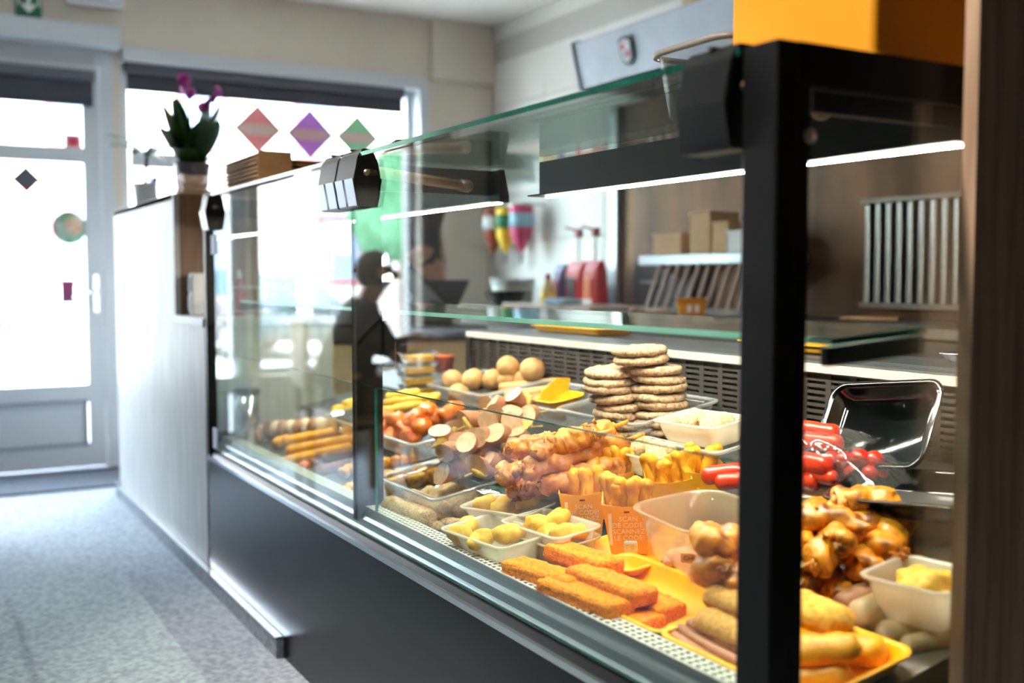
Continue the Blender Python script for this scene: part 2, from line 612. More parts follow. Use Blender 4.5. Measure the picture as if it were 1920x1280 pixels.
# emergency exit sign and white box above the door
t = thing('exit_sign', 'green emergency exit sign with white arrow above the door', 'sign', (-.26, YW - .012, 2.375))
ob('board', m_box(.118, .02, .16, (0, 0, 0), .003), mat('sign_green', (0, 104, 70), rough=.5), t)
ob('arrow', m_prism([(-.008, .05), (-.008, -.02), (-.03, -.005), (-.03, -.024), (0, -.055), (.03, -.024), (.03, -.005), (.008, -.02), (.008, .05)], .003), mat('sign_white', (240, 246, 242), rough=.5), t, (0, -.012, -.01))
for bx_ in (-.05, .042):
    ob('border', m_bb(bx_, bx_ + .008, -.0135, -.010, -.03, .075), MATS['sign_white'], t)
t = thing('wall_box', 'white flat box mounted high on the wall beside the exit sign', 'box', (.05, YW - .03, 2.45))
ob('body', m_box(.27, .06, .14, (0, 0, 0), .01), M_white, t)
ob('cover', m_box(.25, .012, .12, (0, -.032, 0), .005), M_frame, t)

# ceiling lamps (mostly above the frame; last two added to brighten yellow box and partition)
for i, (x, y) in enumerate(((1.5, 4.2), (.95, 2.3), (1.45, 1.0), (-1.1, 3.6), (-1.0, 1.0), (-.75, -1.5), (.9, 4.3), (-.5, .3), (.45, -1.15))):
    t = thing('ceiling_lamp', ('recessed warm ceiling lamp %s' % ['in the back corner over the rear counter', 'over the kitchen aisle behind the case', 'over the near end of the kitchen aisle', 'above the customer floor near the door', 'above the customer floor beside the case', 'above the customer floor behind the camera', 'close to the shop window above the till counter', 'added above the near end of the display case to brighten it', 'added in front of the wooden partition to brighten it'][i]), 'lamp', (x, y, ZC - .001))
    ob('rim', m_lathe([(.075, 0), (.1, 0), (.1, -.012), (.075, -.012)], 28), M_white, t)
    ob('diffuser', m_lathe([(.001, -.004), (.074, -.004), (.074, -.008), (.001, -.008)], 28), emis('lamp_glow', (255, 222, 184), 210), t)

# added track of unseen fill spots that brighten the food in the case
rail = thing('fill_spot_track', 'added ceiling track above the customer floor with fill spots brightening the case', 'lamp', (-.62, 1.1, ZC))
ob('rail', m_box(.035, 2.9, .03, (0, 0, -.015), .003), M_white, rail)
for yy in (-1.0, -.1, .85):
    tgt = Vector((.25, 1.1 + yy * .85 - .25, .55))
    src = Vector((-.62, 1.1 + yy, ZC - .16))
    d = (tgt - src).normalized()
    h = ob('fill_spot_head', m_tube([Vector((0, yy, -.16)) - d * .10, Vector((0, yy, -.16)) - d * .09, Vector((0, yy, -.16)) + d * .02], [.02, .042, .045], 18), M_white, rail)
    ob('arm', m_tube([(0, yy, -.03), (0, yy, -.10)], .008, 8), M_white, rail)
    ld = bpy.data.lights.new('fill_spot_bulb', 'SPOT')
    ld.energy = 54 if yy < -.5 else 70
    ld.color = (1, .93, .82)
    ld.spot_size = math.radians(62)
    ld.spot_blend = .7
    ld.shadow_soft_size = .04
    lo_ = bpy.data.objects.new('fill_spot_bulb', ld)
    COL.objects.link(lo_)
    lo_.parent = rail
    lo_.location = Vector((0, yy, -.16)) + d * .025
    lo_.rotation_euler = d.to_track_quat('-Z', 'Y').to_euler()

# ------------------------------------------------------------------ outside
struct('ground', m_bb(-40, 40, YW + .3, 60, -.35, -.3), mat('street_paving', (196, 194, 188), (176, 176, 170), scale=.6, rough=.9))
fb = thing('street_building', 'pale plastered house across the street with red framed windows', 'building', (-3, 24, -.3))
ob('wall', m_box(26, .4, 7, (0, 0, 3.5)), mat('pale_plaster', (226, 206, 196), (216, 196, 186), scale=1, rough=.9), fb)
ob('plinth', m_box(26, .1, 1.1, (0, -.25, .55)), mat('plinth_stone', (190, 176, 170), rough=.9), fb)
for i in range(9):
    for zc in (2.0, 5.0):
        f = ob('window', m_box(1.15, .12, 1.7, (0, 0, 0), .02), mat('red_frame', (176, 84, 84), rough=.6), fb, (-11 + i * 2.75, -.22, zc))
        ob('pane', m_box(.95, .04, 1.5, (0, -.06, 0)), mat('street_pane', (120, 134, 156), rough=.15), f)
ob('roof', m_box(26.6, 1.2, .3, (0, 0, 7.15)), mat('roof_red', (150, 96, 84), rough=.8), fb)
sh = thing('potted_shrub', 'trimmed green conical shrub across the street', 'shrub', (.6, 20.5, -.3))
ob('foliage', m_blob(.32, .32, .62, 3, .05, 5, 3), mat('shrub_green', (104, 156, 116), (70, 120, 84), scale=14, rough=.9), sh, (0, 0, .95))
ob('pot', m_lathe([(.16, 0), (.22, .34), (.24, .36), (.2, .36), (.19, .3)], 18), mat('pot_grey', (120, 120, 118), rough=.8), sh)
for i, (x, y, h) in enumerate(((-5.9, 14, 4.6), (-12, 17, 6))):
    tr = thing('street_tree', ['leafy street tree standing nearer to the shop, seen mirrored in the glass', 'taller leafy street tree further along the road'][i], 'tree', (x, y, -.3))
    ob('trunk', m_tube([(0, 0, 0), (.05, 0, h * .3), (0, .04, h * .6)], [.14, .11, .07], 8), mat('bark', (92, 76, 62), rough=.9), tr)
    ob('crown', m_blob(.9 + i * .6, .9 + i * .6, h * .33, 4, .4, 1.8, i + 5), MATS['shrub_green'], tr, (0, 0, h * .68))
car = thing('parked_car', 'dark parked car across the street', 'car', (-4.3, 17, -.3), R(84))
cs = []
for x, zb, zt, wv in ((-2.1, .45, .75, .78), (-2.0, .3, .92, .86), (-1.2, .25, 1.0, .88), (-.2, .25, 1.02, .88), (.9, .25, 1.0, .88), (1.8, .3, .85, .85), (2.1, .4, .68, .75)):
    cs.append([(x, -wv, zb), (x, -wv, zt - .1), (x, -wv + .1, zt), (x, wv - .1, zt), (x, wv, zt - .1), (x, wv, zb)])
ob('body', loft(cs), mat('car_paint', (40, 50, 58), rough=.2, coat=.6), car)
cs = []
for x, zt, wv in ((-1.9, .95, .7), (-1.3, 1.38, .62), (-.2, 1.46, .62), (.4, 1.4, .62), (1.2, .98, .72)):
    cs.append([(x, -wv - .06, .93), (x, -wv, zt), (x, wv, zt), (x, wv + .06, .93)])
ob('cabin', loft(cs, True, True, False), mat('car_glass', (60, 90, 92), rough=.1, spec=.8), car)
for x in (-1.3, 1.3):
    for s in (-1, 1):
        wl = ob('wheel', m_tube([(x, s * .78, .32), (x, s * .95, .32)], .32, 20), M_blackp, car)
        ob('rim', m_tube([(x, s * .955, .32), (x, s * .965, .32)], .2, 16), M_grey, wl)

# ================================================================== THE DISPLAY CASE
YE = -.05   # end glass
case = thing('display_case', 'long black refrigerated snack display case with glass front and lit interior', 'display case', (.35, 1.2, 0))
case_off = Vector((-.35, -1.2, 0))


def part(name, me, m, parent=None, loc=(0, 0, 0), rot=None):
    o = ob(name, me, m, parent or case, loc, rot)
    if parent is None:
        o.location = Vector(loc) + case_off
    return o


part('front_panel', m_boxes([(0, .02, 1.735, 2.5, .06, .418), (0, .02, -.056, 1.735, .0, .418)]), M_black)
part('lower_body', m_bb(.02, .70, -.05, 2.5, .02, .40), M_blackm)
part('edge_strip', m_bb(-.004, .006, -.056, 2.5, .416, .427), M_chrome)
part('bumper', m_prism([(.004, .40), (.004, .424), (.012, .438), (.03, .445), (.03, .40)], 2.55), M_blackp, None, (0, 1.222, 0))
part('sill', m_prism([(.018, .40), (.018, .447), (.023, .452), (.0255, .467), (.030, .474), (.0355, .470), (.0385, .482), (.0405, .4885), (.0405, .40)], 2.55), M_alu, None, (0, 1.222, 0))
L = []
for i in range(4):
    x = .041 + i * .0112
    L.append((x, x + .0034, -.045, 2.49, .4880, .4902))
y = -.045
while y < 2.49:
    L.append((.0411, .0777, y, y + .0056, .4882, .4905))
    y += .0158
part('air_grille', m_boxes(L), mat('white_grille', (236, 232, 226), rough=.4))
part('grille_trough', m_bb(.0408, .0785, -.045, 2.49, .40, .474), M_gap)
# stepped deck
for y0, y1, cuts_ in ((-.047, .78, ((1, .0785, .46), (2, .46, .50), (3, .50, .69))), (.78, 2.495, ((1, .0785, .31), (2, .31, .50), (3, .50, .69)))):
    for k, x0, x1 in cuts_:
        part('deck_step', m_prism([(x0, .40), (x0, deck_z(k, x0)), (x1, deck_z(k, x1)), (x1, .40)], y1 - y0), M_deck, None, (0, (y0 + y1) / 2, 0))
part('rear_post', m_bb(.69, .73, 1.985, 2.015, .40, .835), M_blackm)
part('rear_panel', m_bb(.705, .72, YE, 2.0, .40, .83), mat('rear_panel_grey', (92, 88, 84), rough=.5))
L = [(.694, .700, YE, 2.0, .70 + i * .0125, .7065 + i * .0125) for i in range(10)]
y = YE
while y < 1.99:
    L.append((.6935, .7005, y, y + .014, .69, .83))
    y += .062
part('rear_grille', m_boxes(L), mat('grille_grey', (62, 57, 52), rough=.5))
part('rear_ledge', m_boxes([(.69, 1.02, YE, 2.0, .815, .833)] + [(.70 + i * .03, .712 + i * .03, YE, 2.0, .833, .838) for i in range(4)]), M_alu)
part('ledge_lip', m_bb(.682, .692, YE, 2.0, .818, .834), mat('ledge_lip_pale', (206, 200, 192), rough=.5))
part('far_end_sill', m_bb(.02, .70, 2.47, 2.5, .40, .50), M_blackm)

# glass
for k, (y0, y1) in enumerate(((.004, 1.2485), (1.2515, 2.5))):
    g = part('front_glass', m_bb(.014, .020, y0, y1, .447, 1.254), G_pane)
    ob('glass_edge', m_boxes([(.0138, .0202, y0 + .001, y1, .4445, .447)]), M_teal, g)
    ob('glass_edge', m_boxes([(.0138, .0202, (y0 - .0015 if k == 0 else y1 - .001), (y0 if k == 0 else y1 + .001), .447, 1.254)]), M_teal, g)
    g = part('top_glass', m_bb(0, .66, y0, y1, 1.256, 1.264), G_top)
    ob('glass_edge', m_bb(-.0018, -.0002, y0, y1, 1.2558, 1.2642), M_teal, g)
part('end_glass', m_bb(.034, .66, YE - .003, YE + .003, .44, 1.235), G_pane)
part('end_glass', m_bb(.034, .66, 2.488, 2.494, .50, 1.235), G_pane)
# inner low wind shield, slightly skewed, in two lengths
sg = part('inner_glass', m_box(.005, 1.13, .27), G_inner, None, (.064, .62, .627), (0, 0, math.radians(2.6)))
ob('glass_edge', m_box(.0052, 1.13, .0016, (0, 0, .1358)), M_teal, sg)
ob('glass_edge', m_box(.0052, .003, .27, (0, .5665, 0)), mat('glass_edge_bright', (20, 176, 150), (8, 110, 96), scale=6, rough=.15), sg)
sg = part('inner_glass', m_box(.005, 1.22, .27), G_inner, None, (.036, 1.825, .627))
ob('glass_edge', m_box(.0052, 1.22, .0016, (0, 0, .1358)), M_teal, sg)

# posts and frames
part('corner_post', m_bb(0, .031, -.056, 0, .42, 1.264, .002), M_blackm)
part('corner_post', m_bb(0, .031, 2.49, 2.52, .42, 1.25, .002), M_blackm)
part('end_frame', m_boxes([(.031, .70, -.056, -.044, 1.215, 1.264), (.031, .05, -.056, -.044, .42, 1.215), (.66, .70, -.056, -.044, .42, 1.215)]), M_blackm)
part('end_frame', m_boxes([(.031, .70, 2.485, 2.50, 1.215, 1.25), (.66, .70, 2.485, 2.50, .5, 1.215)]), M_blackm)
mp_ = part('middle_post', m_boxes([(.03, .085, 1.258, 1.272, .46, 1.24), (.02, .03, 1.252, 1.278, .46, 1.24)]), M_blackm)
ob('bracket', m_bb(.085, .112, 1.25, 1.262, .80, .905, .003), M_blackm, mp_)
for yy in (YE + .02, 1.252, 2.47):
    part('cross_beam', m_bb(.08, .365, yy, yy + .012, 1.193, 1.25), M_blackm)
# lamp rails with LED strips
for (y0, y1) in ((-.03, 1.035), (1.21, 2.46)):
    rail = part('lamp_rail', m_prism([(.330, 1.175), (.330, 1.178), (.36, 1.178), (.36, 1.25), (.372, 1.25), (.385, 1.19), (.385, 1.175)], y1 - y0), M_blackm, None, (0, (y0 + y1) / 2, 0))
    ob('led_strip', m_box(.008, y1 - y0 - .03, .0022, (.3705, 0, 1.1738)), emis('led_glow', (255, 244, 226), 165), rail)
# glass spacer tubes
for (a, b) in (((.03, 1.245, 1.236), (.285, 1.245, 1.212)), ((.12, -.02, 1.245), (.20, .07, 1.222))):
    va, vb = Vector(a), Vector(b)
    tb = part('support_tube', m_tube([va, vb], .0125, 16), glass('smoked_acrylic', (224, 186, 146), haze=.65, hazecol=(214, 172, 130), rough=.15))
    dn = (vb - va).normalized()
    ob('tube_cap', m_tube([vb - dn * .01, vb + dn * .012, vb + dn * .02], [.0145, .0145, .009], 16), mat('cap_brown', (96, 76, 62), rough=.4), tb)
# corner clamps holding front and top glass
prof = [(-.018, 1.205), (-.012, 1.165), (-.008, 1.15), (.010, 1.15), (.03, 1.15), (.034, 1.165), (.044, 1.215), (.040, 1.24), (.026, 1.272), (.004, 1.272), (-.008, 1.255)]
for (ys, nm) in (((1.218, 1.333), 'm'), ((2.45,), 'f'), ((.055,), 'n')):
    for yy in ys:
        wd = {'m': .108, 'f': .07, 'n': .09}[nm]
        c = part('glass_clamp', m_prism([(x * 1.0, z) for x, z in prof], wd, .0015), M_blackp, None, (0, yy, 0))
        if nm != 'n':
            for pq, pw in ((-.26, .44), (.27, .40)):
                ob('face_plate', m_prism([(-.0200, 1.209), (-.0145, 1.18), (-.0100, 1.153), (-.0080, 1.153), (-.0115, 1.18), (-.0165, 1.209)], wd * pw), mat('clamp_plate', (150, 158, 168), rough=.3, metal=.9), c, (0, wd * pq, 0))
        ob('slot', m_box(.03, .006, .004, (.012, 0, 1.2725)), M_gap, c)
        ob('screw', m_tube([(.012, -wd / 2 - .0015, 1.222), (.012, -wd / 2 + .002, 1.222)], .007, 14), mat('screw_steel', (150, 136, 118), rough=.4, metal=.8), c)
ob('label_tag', m_bb(.008, .013, 2.42, 2.455, 1.075, 1.135), mat('tag_blue', (206, 214, 240), rough=.6), case, case_off)
ob('label_tag', m_bb(.008, .013, 2.43, 2.47, .455, .52), MATS['tag_blue'], case, case_off)
# glass middle shelf
sf = part('glass_shelf', m_box(.165, 2.5, .008), G_shelf, None, (.184, 1.205, .93), R(0, 3.5))
ob('shelf_edge', m_box(.0016, 2.5, .0082, (-.0833, 0, 0)), M_teallit, sf)
ob('shelf_edge', m_box(.165, .0016, .0082, (0, -1.2508, 0)), mat('shelf_edge_dark', (16, 120, 92), rough=.2), sf)
for yy in (-.035, 1.262, 2.47):
    ob('shelf_bracket', m_box(.17, .012, .024, (0, yy - 1.205, -.018), .002), M_blackm, sf)
part('near_screw', m_tube([(.05, -.058, 1.16), (.05, -.05, 1.16)], .009, 14), MATS['screw_steel'])

# plinth and pale wooden counter beyond the case
struct('baseboard_case', m_bb(-.02, -.001, 1.735, 4.15, 0, .052), M_floor)
struct('trim_4', m_bb(-.023, -.001, 1.735, 4.15, .052, .058), M_chrome)
t = thing('serving_counter', 'tall pale wooden counter between the case and the shop window', 'counter', (.3, 3.5, 0))
o_ = Vector((-.3, -3.5, 0))
ob('front_board', m_bb(0, .02, 2.94, 4.15, .0, 1.30), M_woodlight, t, o_)
ob('side_board', m_bb(.02, .45, 2.94, 2.96, .0, 1.30), M_woodbrown, t, o_)
ob('top_board', m_bb(0, .45, 2.96, 4.15, 1.28, 1.302), M_woodlight, t, o_)
ob('end_board', m_bb(.02, .45, 4.13, 4.15, 0, 1.28), M_woodlight, t, o_)
t = thing('till_counter', 'low pale wooden counter section beside the far end of the case', 'counter', (.3, 2.73, 0))
o_ = Vector((-.3, -2.73, 0))
ob('front_board', m_bb(0, .02, 2.525, 2.938, .06, .84), M_woodlight, t, o_)
ob('worktop', m_bb(-.005, .45, 2.525, 2.938, .84, .868, .003), M_frame, t, o_)
ob('carcass', m_bb(.02, .44, 2.53, 2.935, .0, .838), M_woodlight, t, o_)
t = thing('card_terminal', 'white card terminal standing on the low till counter', 'terminal', (.07, 2.86, .868))
ob('body', m_box(.07, .06, .15, (0, 0, .075), .008), M_white, t)
ob('screen', m_box(.004, .045, .05, (-.036, 0, .11), .001), M_grey, t)
ob('keypad', m_box(.004, .045, .05, (-.036, 0, .045), .001), M_frame, t)

# ================================================================== FOOD ON THE DECK
def crumb(name, c1, c2, **k):
    a = dict(scale=220, rough=.85, bump=.9, bscale=420, bdist=.0022, detail=6, vary=.12, lo=.36, hi=.58)
    a.update(k)
    return mat(name, c1, c2, **a)


F_fish = crumb('orange_breadcrumbs', (255, 160, 6), (224, 104, 0))
F_burger = crumb('pale_crumb_coating', (208, 178, 142), (156, 118, 84), scale=160)
F_croq = crumb('beige_crumbs', (232, 202, 156), (188, 146, 100))
F_yelcrumb = crumb('yellow_crumbs', (246, 196, 84), (222, 150, 40), scale=120)
F_ragout = crumb('golden_ragout_crumbs', (232, 178, 96), (200, 136, 54))
F_batter = mat('brown_batter', (226, 146, 40), (158, 78, 10), scale=45, rough=.5, bump=.5, bscale=160, vary=.15, coat=.15, lo=.34, hi=.62)
F_finger = mat('yellow_batter', (246, 182, 20), (226, 140, 2), scale=70, rough=.6, bump=.5, bscale=200, vary=.1)
F_oranch = mat('orange_marinade', (246, 136, 30), (206, 84, 8), scale=60, rough=.4, bump=.4, bscale=150, vary=.12, coat=.3)
F_wing = mat('roast_wing_skin', (232, 146, 36), (112, 50, 12), scale=42, rough=.38, bump=.5, bscale=170, vary=.25, coat=.25, detail=7, lo=.34, hi=.54)
F_char = mat('charred_wing_skin', (196, 130, 72), (92, 54, 34), scale=50, rough=.5, bump=.7, bscale=170, vary=.2, detail=7)
F_yel = mat('yellow_sausage_skin', (244, 178, 26), (226, 146, 12), scale=60, rough=.45, bump=.25, bscale=300, vary=.06)
F_brown = mat('brown_sausage_skin', (188, 124, 84), (160, 98, 62), scale=80, rough=.5, bump=.3, bscale=300, vary=.08)
F_dark = mat('dark_brown_coating', (140, 92, 62), (108, 68, 44), scale=120, rough=.7, bump=.6, bscale=300)
F_pink = mat('pink_sausage', (196, 138, 104), (178, 118, 86), scale=40, rough=.4, vary=.1, sub=.05)
F_pale = mat('pale_sausage', (222, 196, 154), (208, 180, 138), scale=50, rough=.42, vary=.08)
F_meat = mat('sausage_cut_meat', (226, 188, 152), (208, 164, 130), scale=90, rough=.55, vary=.12)
F_pepper = mat('yellow_pepper', (240, 190, 26), (228, 168, 10), scale=30, rough=.25, coat=.4)
F_onion = mat('pale_onion', (220, 190, 96), (186, 150, 60), scale=40, rough=.35, coat=.3, vary=.1)
F_ball = mat('meatball_beige', (208, 164, 106), (184, 138, 82), scale=40, rough=.6, bump=.25, bscale=200, vary=.08)
F_white = mat('white_meat', (240, 222, 190), (230, 206, 168), scale=60, rough=.5)
F_nug = mat('yellow_nugget', (244, 200, 76), (222, 164, 38), scale=60, rough=.6, bump=.4, bscale=200, vary=.08)
F_red = mat('red_sausage', (224, 66, 34), (206, 46, 22), scale=30, rough=.3, coat=.4, vary=.1)
F_tomato = mat('red_meatball', (204, 44, 26), (184, 32, 18), scale=40, rough=.25, coat=.4)
F_curry = mat('yellow_curry', (244, 200, 70), (228, 170, 40), scale=60, rough=.6, bump=.6, bscale=150)
F_sate = mat('satay_meat', (196, 146, 110), (170, 118, 82), scale=60, rough=.5)


def lie(name, label, cat, me, m, p1, p2, group=None, roll=0, parent=None):
    """a food thing lying from p1 to p2"""
    c = (p1 + p2) / 2
    o = ob(name, me, m, parent, c, face(p2 - p1, roll))
    if label:
        tag(o, label, cat, group)
    return o


def seg(a, b, k, off, off2=None):
    p1, m1 = at(a[0], a[1], k, off)
    p2, m2 = at(b[0], b[1], k, off if off2 is None else off2)
    return p1, p2, (p2 - p1).length, (m1 + m2) / 2


def container(name, label, cat, L, W, H, m, x, y, k, yaw=0, tilt=TILT, lift=0.0, group=None, **kw):
    """tray with its base centre on the deck"""
    t = tag(ob(name, m_tray(L, W, H, **kw), m, None, (x, y, deck_z(k, x) + lift), R(yaw, tilt)), label, cat, group)
    if m is G_tray:
        lp, r = kw.get('lip', .008), kw.get('r', .02)
        ob('rim', loft([rr(L, W, r, H - .005), rr(L + 2 * lp, W + 2 * lp, r, H - .005), rr(L + 2 * lp + .002, W + 2 * lp + .002, r, H - .002), rr(L + 2 * lp, W + 2 * lp, r, H + .001), rr(L, W, r, H + .001), rr(L, W, r, H - .005)], False, False), G_rim, t)
    return t


# ---- far left: meat-and-onion disc skewers
def disc_skewer(label, a, b, tail, r_px, k, off, n):
    p1, p2, ln, mpp = seg(a, b, k, off)
    d = (p2 - p1).normalized()
    t = thing('disc_skewer', label, 'skewer', (p1 + p2) / 2, face(d), 'brown and white disc skewers at the far end')
    ob('stick', m_tube([(-ln / 2 - .03, 0, 0), (ln / 2 + tail, 0, 0)], .0024, 6), M_stick, t)
    for i in range(n):
        x = -ln / 2 + ln * (i + .5) / n
        br = i % 2 == 0
        r = r_px * mpp * random.uniform(.92, 1.05)
        me = disp(m_lathe([(r * .75, -ln / n * .46), (r * .97, -ln / n * .3), (r, 0), (r * .97, ln / n * .3), (r * .75, ln / n * .46)], 18), .001, 60, i)
        ob('meat_disc' if br else 'white_disc', me, F_dark if br and i == 0 else (F_sate if br else F_white), t, (x, 0, 0), (0, PI / 2, random.uniform(-.15, .15)))


disc_skewer('rear disc skewer of brown and white slices at the far end', (440, 786), (548, 764), .05, 18, 1, .045, 9)
disc_skewer('middle disc skewer of brown and white slices behind the yellow sausages', (500, 806), (612, 798), .02, 18, 1, .04, 8)
disc_skewer('front disc skewer of brown and white slices by the far post', (450, 822), (512, 808), .02, 18, 1, .03, 5)
# ---- yellow long sausages left of the middle post
for i, (a, b, off) in enumerate((((528, 829), (668, 803), .045), ((535, 846), (668, 822), .035), ((530, 866), (662, 838), .02), ((512, 834), (545, 822), .02))):
    p1, p2, ln, mpp = seg(a, b, 1, off)
    lie('yellow_sausage', ['uppermost long yellow coated sausage left of the middle post', 'second long yellow coated sausage left of the middle post', 'lowest long yellow coated sausage left of the middle post', 'short yellow sausage end peeping out behind the long ones'][i],
        'sausage', m_capsule(ln, 11 * mpp, .006, .0012, 70, i), F_yel, p1, p2, 'yellow sausages at the far end')
for i, (a, b) in enumerate((((603, 862), (672, 844)), ((588, 886), (660, 868)))):
    p1, p2, ln, mpp = seg(a, b, 1, .022)
    lie('dark_croquette', ['upper', 'lower'][i] + ' dark brown croquette beside the middle post', 'croquette', m_capsule(ln, 11 * mpp, 0, .0015, 80, i + 9), F_dark, p1, p2)
# orange and pink skewer in front
p1, p2, ln, mpp = seg((548, 880), (592, 866), 1, .018)
t = thing('meat_skewer', 'short skewer with an orange chunk by the front sill', 'skewer', (p1 + p2) / 2, face(p2 - p1))
ob('stick', m_tube([(-ln / 2 - .02, 0, 0), (ln / 2 + .03, 0, 0)], .0024, 6), M_stick, t)
ob('white_chunk', m_blob(.014, .015, .014, 2, .002, 90, 1), F_white, t, (-ln * .36, 0, 0))
ob('orange_chunk', m_blob(.02, .016, .015, 2, .002, 90, 2), F_oranch, t, (0, 0, 0))
ob('brown_chunk', m_blob(.015, .015, .014, 2, .002, 90, 3), F_dark, t, (ln * .38, 0, 0))
# small yellow skewers around the post
for i, (a, b, k, off, n) in enumerate((((640, 888), (672, 872), 1, .02, 3), ((640, 925), (676, 905), 1, .02, 3), ((715, 868), (785, 857), 1, .045, 4), ((718, 893), (800, 879), 1, .025, 4), ((722, 916), (838, 888), 1, .03, 3))):
    p1, p2, ln, mpp = seg(a, b, k, off)
    big = i == 4
    t = thing('breaded_skewer', ['small golden skewer left of the middle post', 'low golden skewer left of the middle post', 'cube skewer with yellow coating right of the middle post', 'thin golden skewer under the cube skewer', 'thick crumbed skewer lying behind the beige croquettes'][i],
              'skewer', (p1 + p2) / 2, face(p2 - p1), 'golden skewers around the middle post')
    ob('stick', m_tube([(-ln / 2, 0, 0), (ln / 2 + .04, 0, 0)], .0026, 6), F_oranch if i > 1 else M_stick, t)
    for j in range(n):
        s = ln / n
        ob('breaded_piece', m_bar(s * .98, (34 if big else 22) * mpp, (32 if big else 20) * mpp, 7 * mpp, .0022, 60, i * 7 + j, 7), F_yelcrumb if big else F_yel, t, (-ln / 2 + s * (j + .5), 0, 0))
# ---- beige croquettes
for i, (a, b) in enumerate((((728, 946), (806, 976)), ((766, 934), (838, 962)), ((800, 928), (872, 954)), ((832, 920), (898, 944)))):
    p1, p2, ln, mpp = seg(a, b, 1, .028)
    lie('beige_croquette', ORD[i] + ' large beige crumbed croquette counting from the middle post', 'croquette', crumbs(m_capsule(ln, 21 * mpp, 0, .0022, 90, i + 3, 32, 44, .95, 0, .3), .001, 300), F_croq, p1, p2, 'beige croquettes')
for i, (u, v) in enumerate(((815, 988), (848, 982))):
    p, mpp = at(u, v, 1, .008)
    tag(ob('beige_croquette', m_blob(.03, .016, .014, 3, .002, 90, i), F_croq, None, p, R(-40)), ['left', 'right'][i] + ' small croquette end at the air grille below the beige croquettes', 'croquette')
# ---- yellow fillets and orange chicken in long clear trays
container('clear_tray', 'long clear plastic tray holding the orange chicken', 'tray', .22, .62, .05, G_tray, .32, 1.66, 2)
container('clear_tray', 'clear plastic tray under the pile of sausage skewers', 'tray', .2, .30, .05, G_tray, .22, 1.20, 1, 0, TILT, .018)
for i, (a, b, off) in enumerate((((622, 770), (668, 762), .05), ((716, 772), (812, 756), .05), ((718, 757), (826, 744), .065), ((722, 745), (790, 736), .08), ((640, 760), (700, 748), .06))):
    p1, p2, ln, mpp = seg(a, b, 2, off)
    lie('yellow_fillet', ['yellow breaded fillet left of the middle post', 'lowest yellow breaded fillet behind the orange chicken', 'middle yellow breaded fillet behind the orange chicken', 'topmost yellow breaded fillet behind the orange chicken', 'yellow breaded fillet half hidden by the middle post'][i], 'fillet',
        m_capsule(ln, 11 * mpp, .004, .005, 45, i + 20, 14, 22, .8), F_nug, p1, p2, 'yellow fillets')
for i, (u, v, off) in enumerate(((728, 800, .04), (758, 802, .04), (790, 800, .04), (742, 786, .06), (775, 785, .06), (806, 784, .05), (835, 778, .05), (852, 768, .05), (720, 782, .05), (800, 770, .07), (770, 818, .02), (735, 818, .02))):
    p, mpp = at(u, v, 2, off)
    tag(ob('orange_chicken', m_blob(23 * mpp, 18 * mpp, 16 * mpp, 3, .009, 42, i), F_oranch, None, p, R(random.uniform(0, 180), TILT)),
        'lumpy bright orange marinated chicken piece in the long clear tray', 'chicken', 'orange chicken pieces')


# ---- sausage skewers in a pile
def m_cut(r, ln, seed):
    """sausage chunk, one rounded end, one slanted cut"""
    loops = []
    for i in range(9):
        t_ = i / 8
        x = -ln / 2 + ln * t_
        q = math.sqrt(max(.02, 1 - (1 - min(1, t_ * 3)) ** 2))
        if i == 8:
            loops.append([(a_ - .0008, b_, c_) for a_, b_, c_ in [(x + .75 * r * math.cos(2 * PI * k / 14), r * q * math.cos(2 * PI * k / 14), r * q * math.sin(2 * PI * k / 14)) for k in range(14)]])
        loops.append([(x + (.75 * r * math.cos(2 * PI * k / 14) if i > 4 else 0) * (t_ - .5) * 2, r * q * math.cos(2 * PI * k / 14), r * q * math.sin(2 * PI * k / 14)) for k in range(14)])
    me = disp(loft(loops), .0012, 70, seed)
    me.polygons[len(me.polygons) - 1].use_smooth = False
    return me


cuts = [m_cut(.0225, .07, s) for s in range(4)]
for me in cuts:
    me.materials.append(F_pink)
    me.materials.append(F_meat)
    me.polygons[len(me.polygons) - 1].material_index = 1
peps = [m_blob(.019, .02, .011, 3, .004, 50, s) for s in range(3)]
onis = [m_blob(.021, .02, .008, 3, .006, 60, s + 7) for s in range(3)]
spec = [((860, 870), (905, 845), .035), ((835, 855), (900, 812), .06), ((870, 800), (950, 760), .10), ((900, 840), (985, 822), .06), ((905, 805), (990, 800), .085),
        ((930, 790), (1000, 775), .10), ((890, 885), (945, 862), .03), ((820, 832), (885, 795), .075), ((925, 765), (985, 752), .125), ((880, 830), (940, 815), .085),
        ((945, 850), (1005, 828), .05), ((840, 885), (905, 870), .02)]
pl = ['at the front left foot of the pile', 'on the left slope of the pile', 'on the upper left of the pile', 'in the middle of the pile', 'on the right slope of the pile', 'near the top right of the pile',
      'at the front right foot of the pile', 'at the far left edge of the pile', 'on the very top of the pile', 'in the heart of the pile', 'beside the battered skewers', 'lowest in the clear tray']
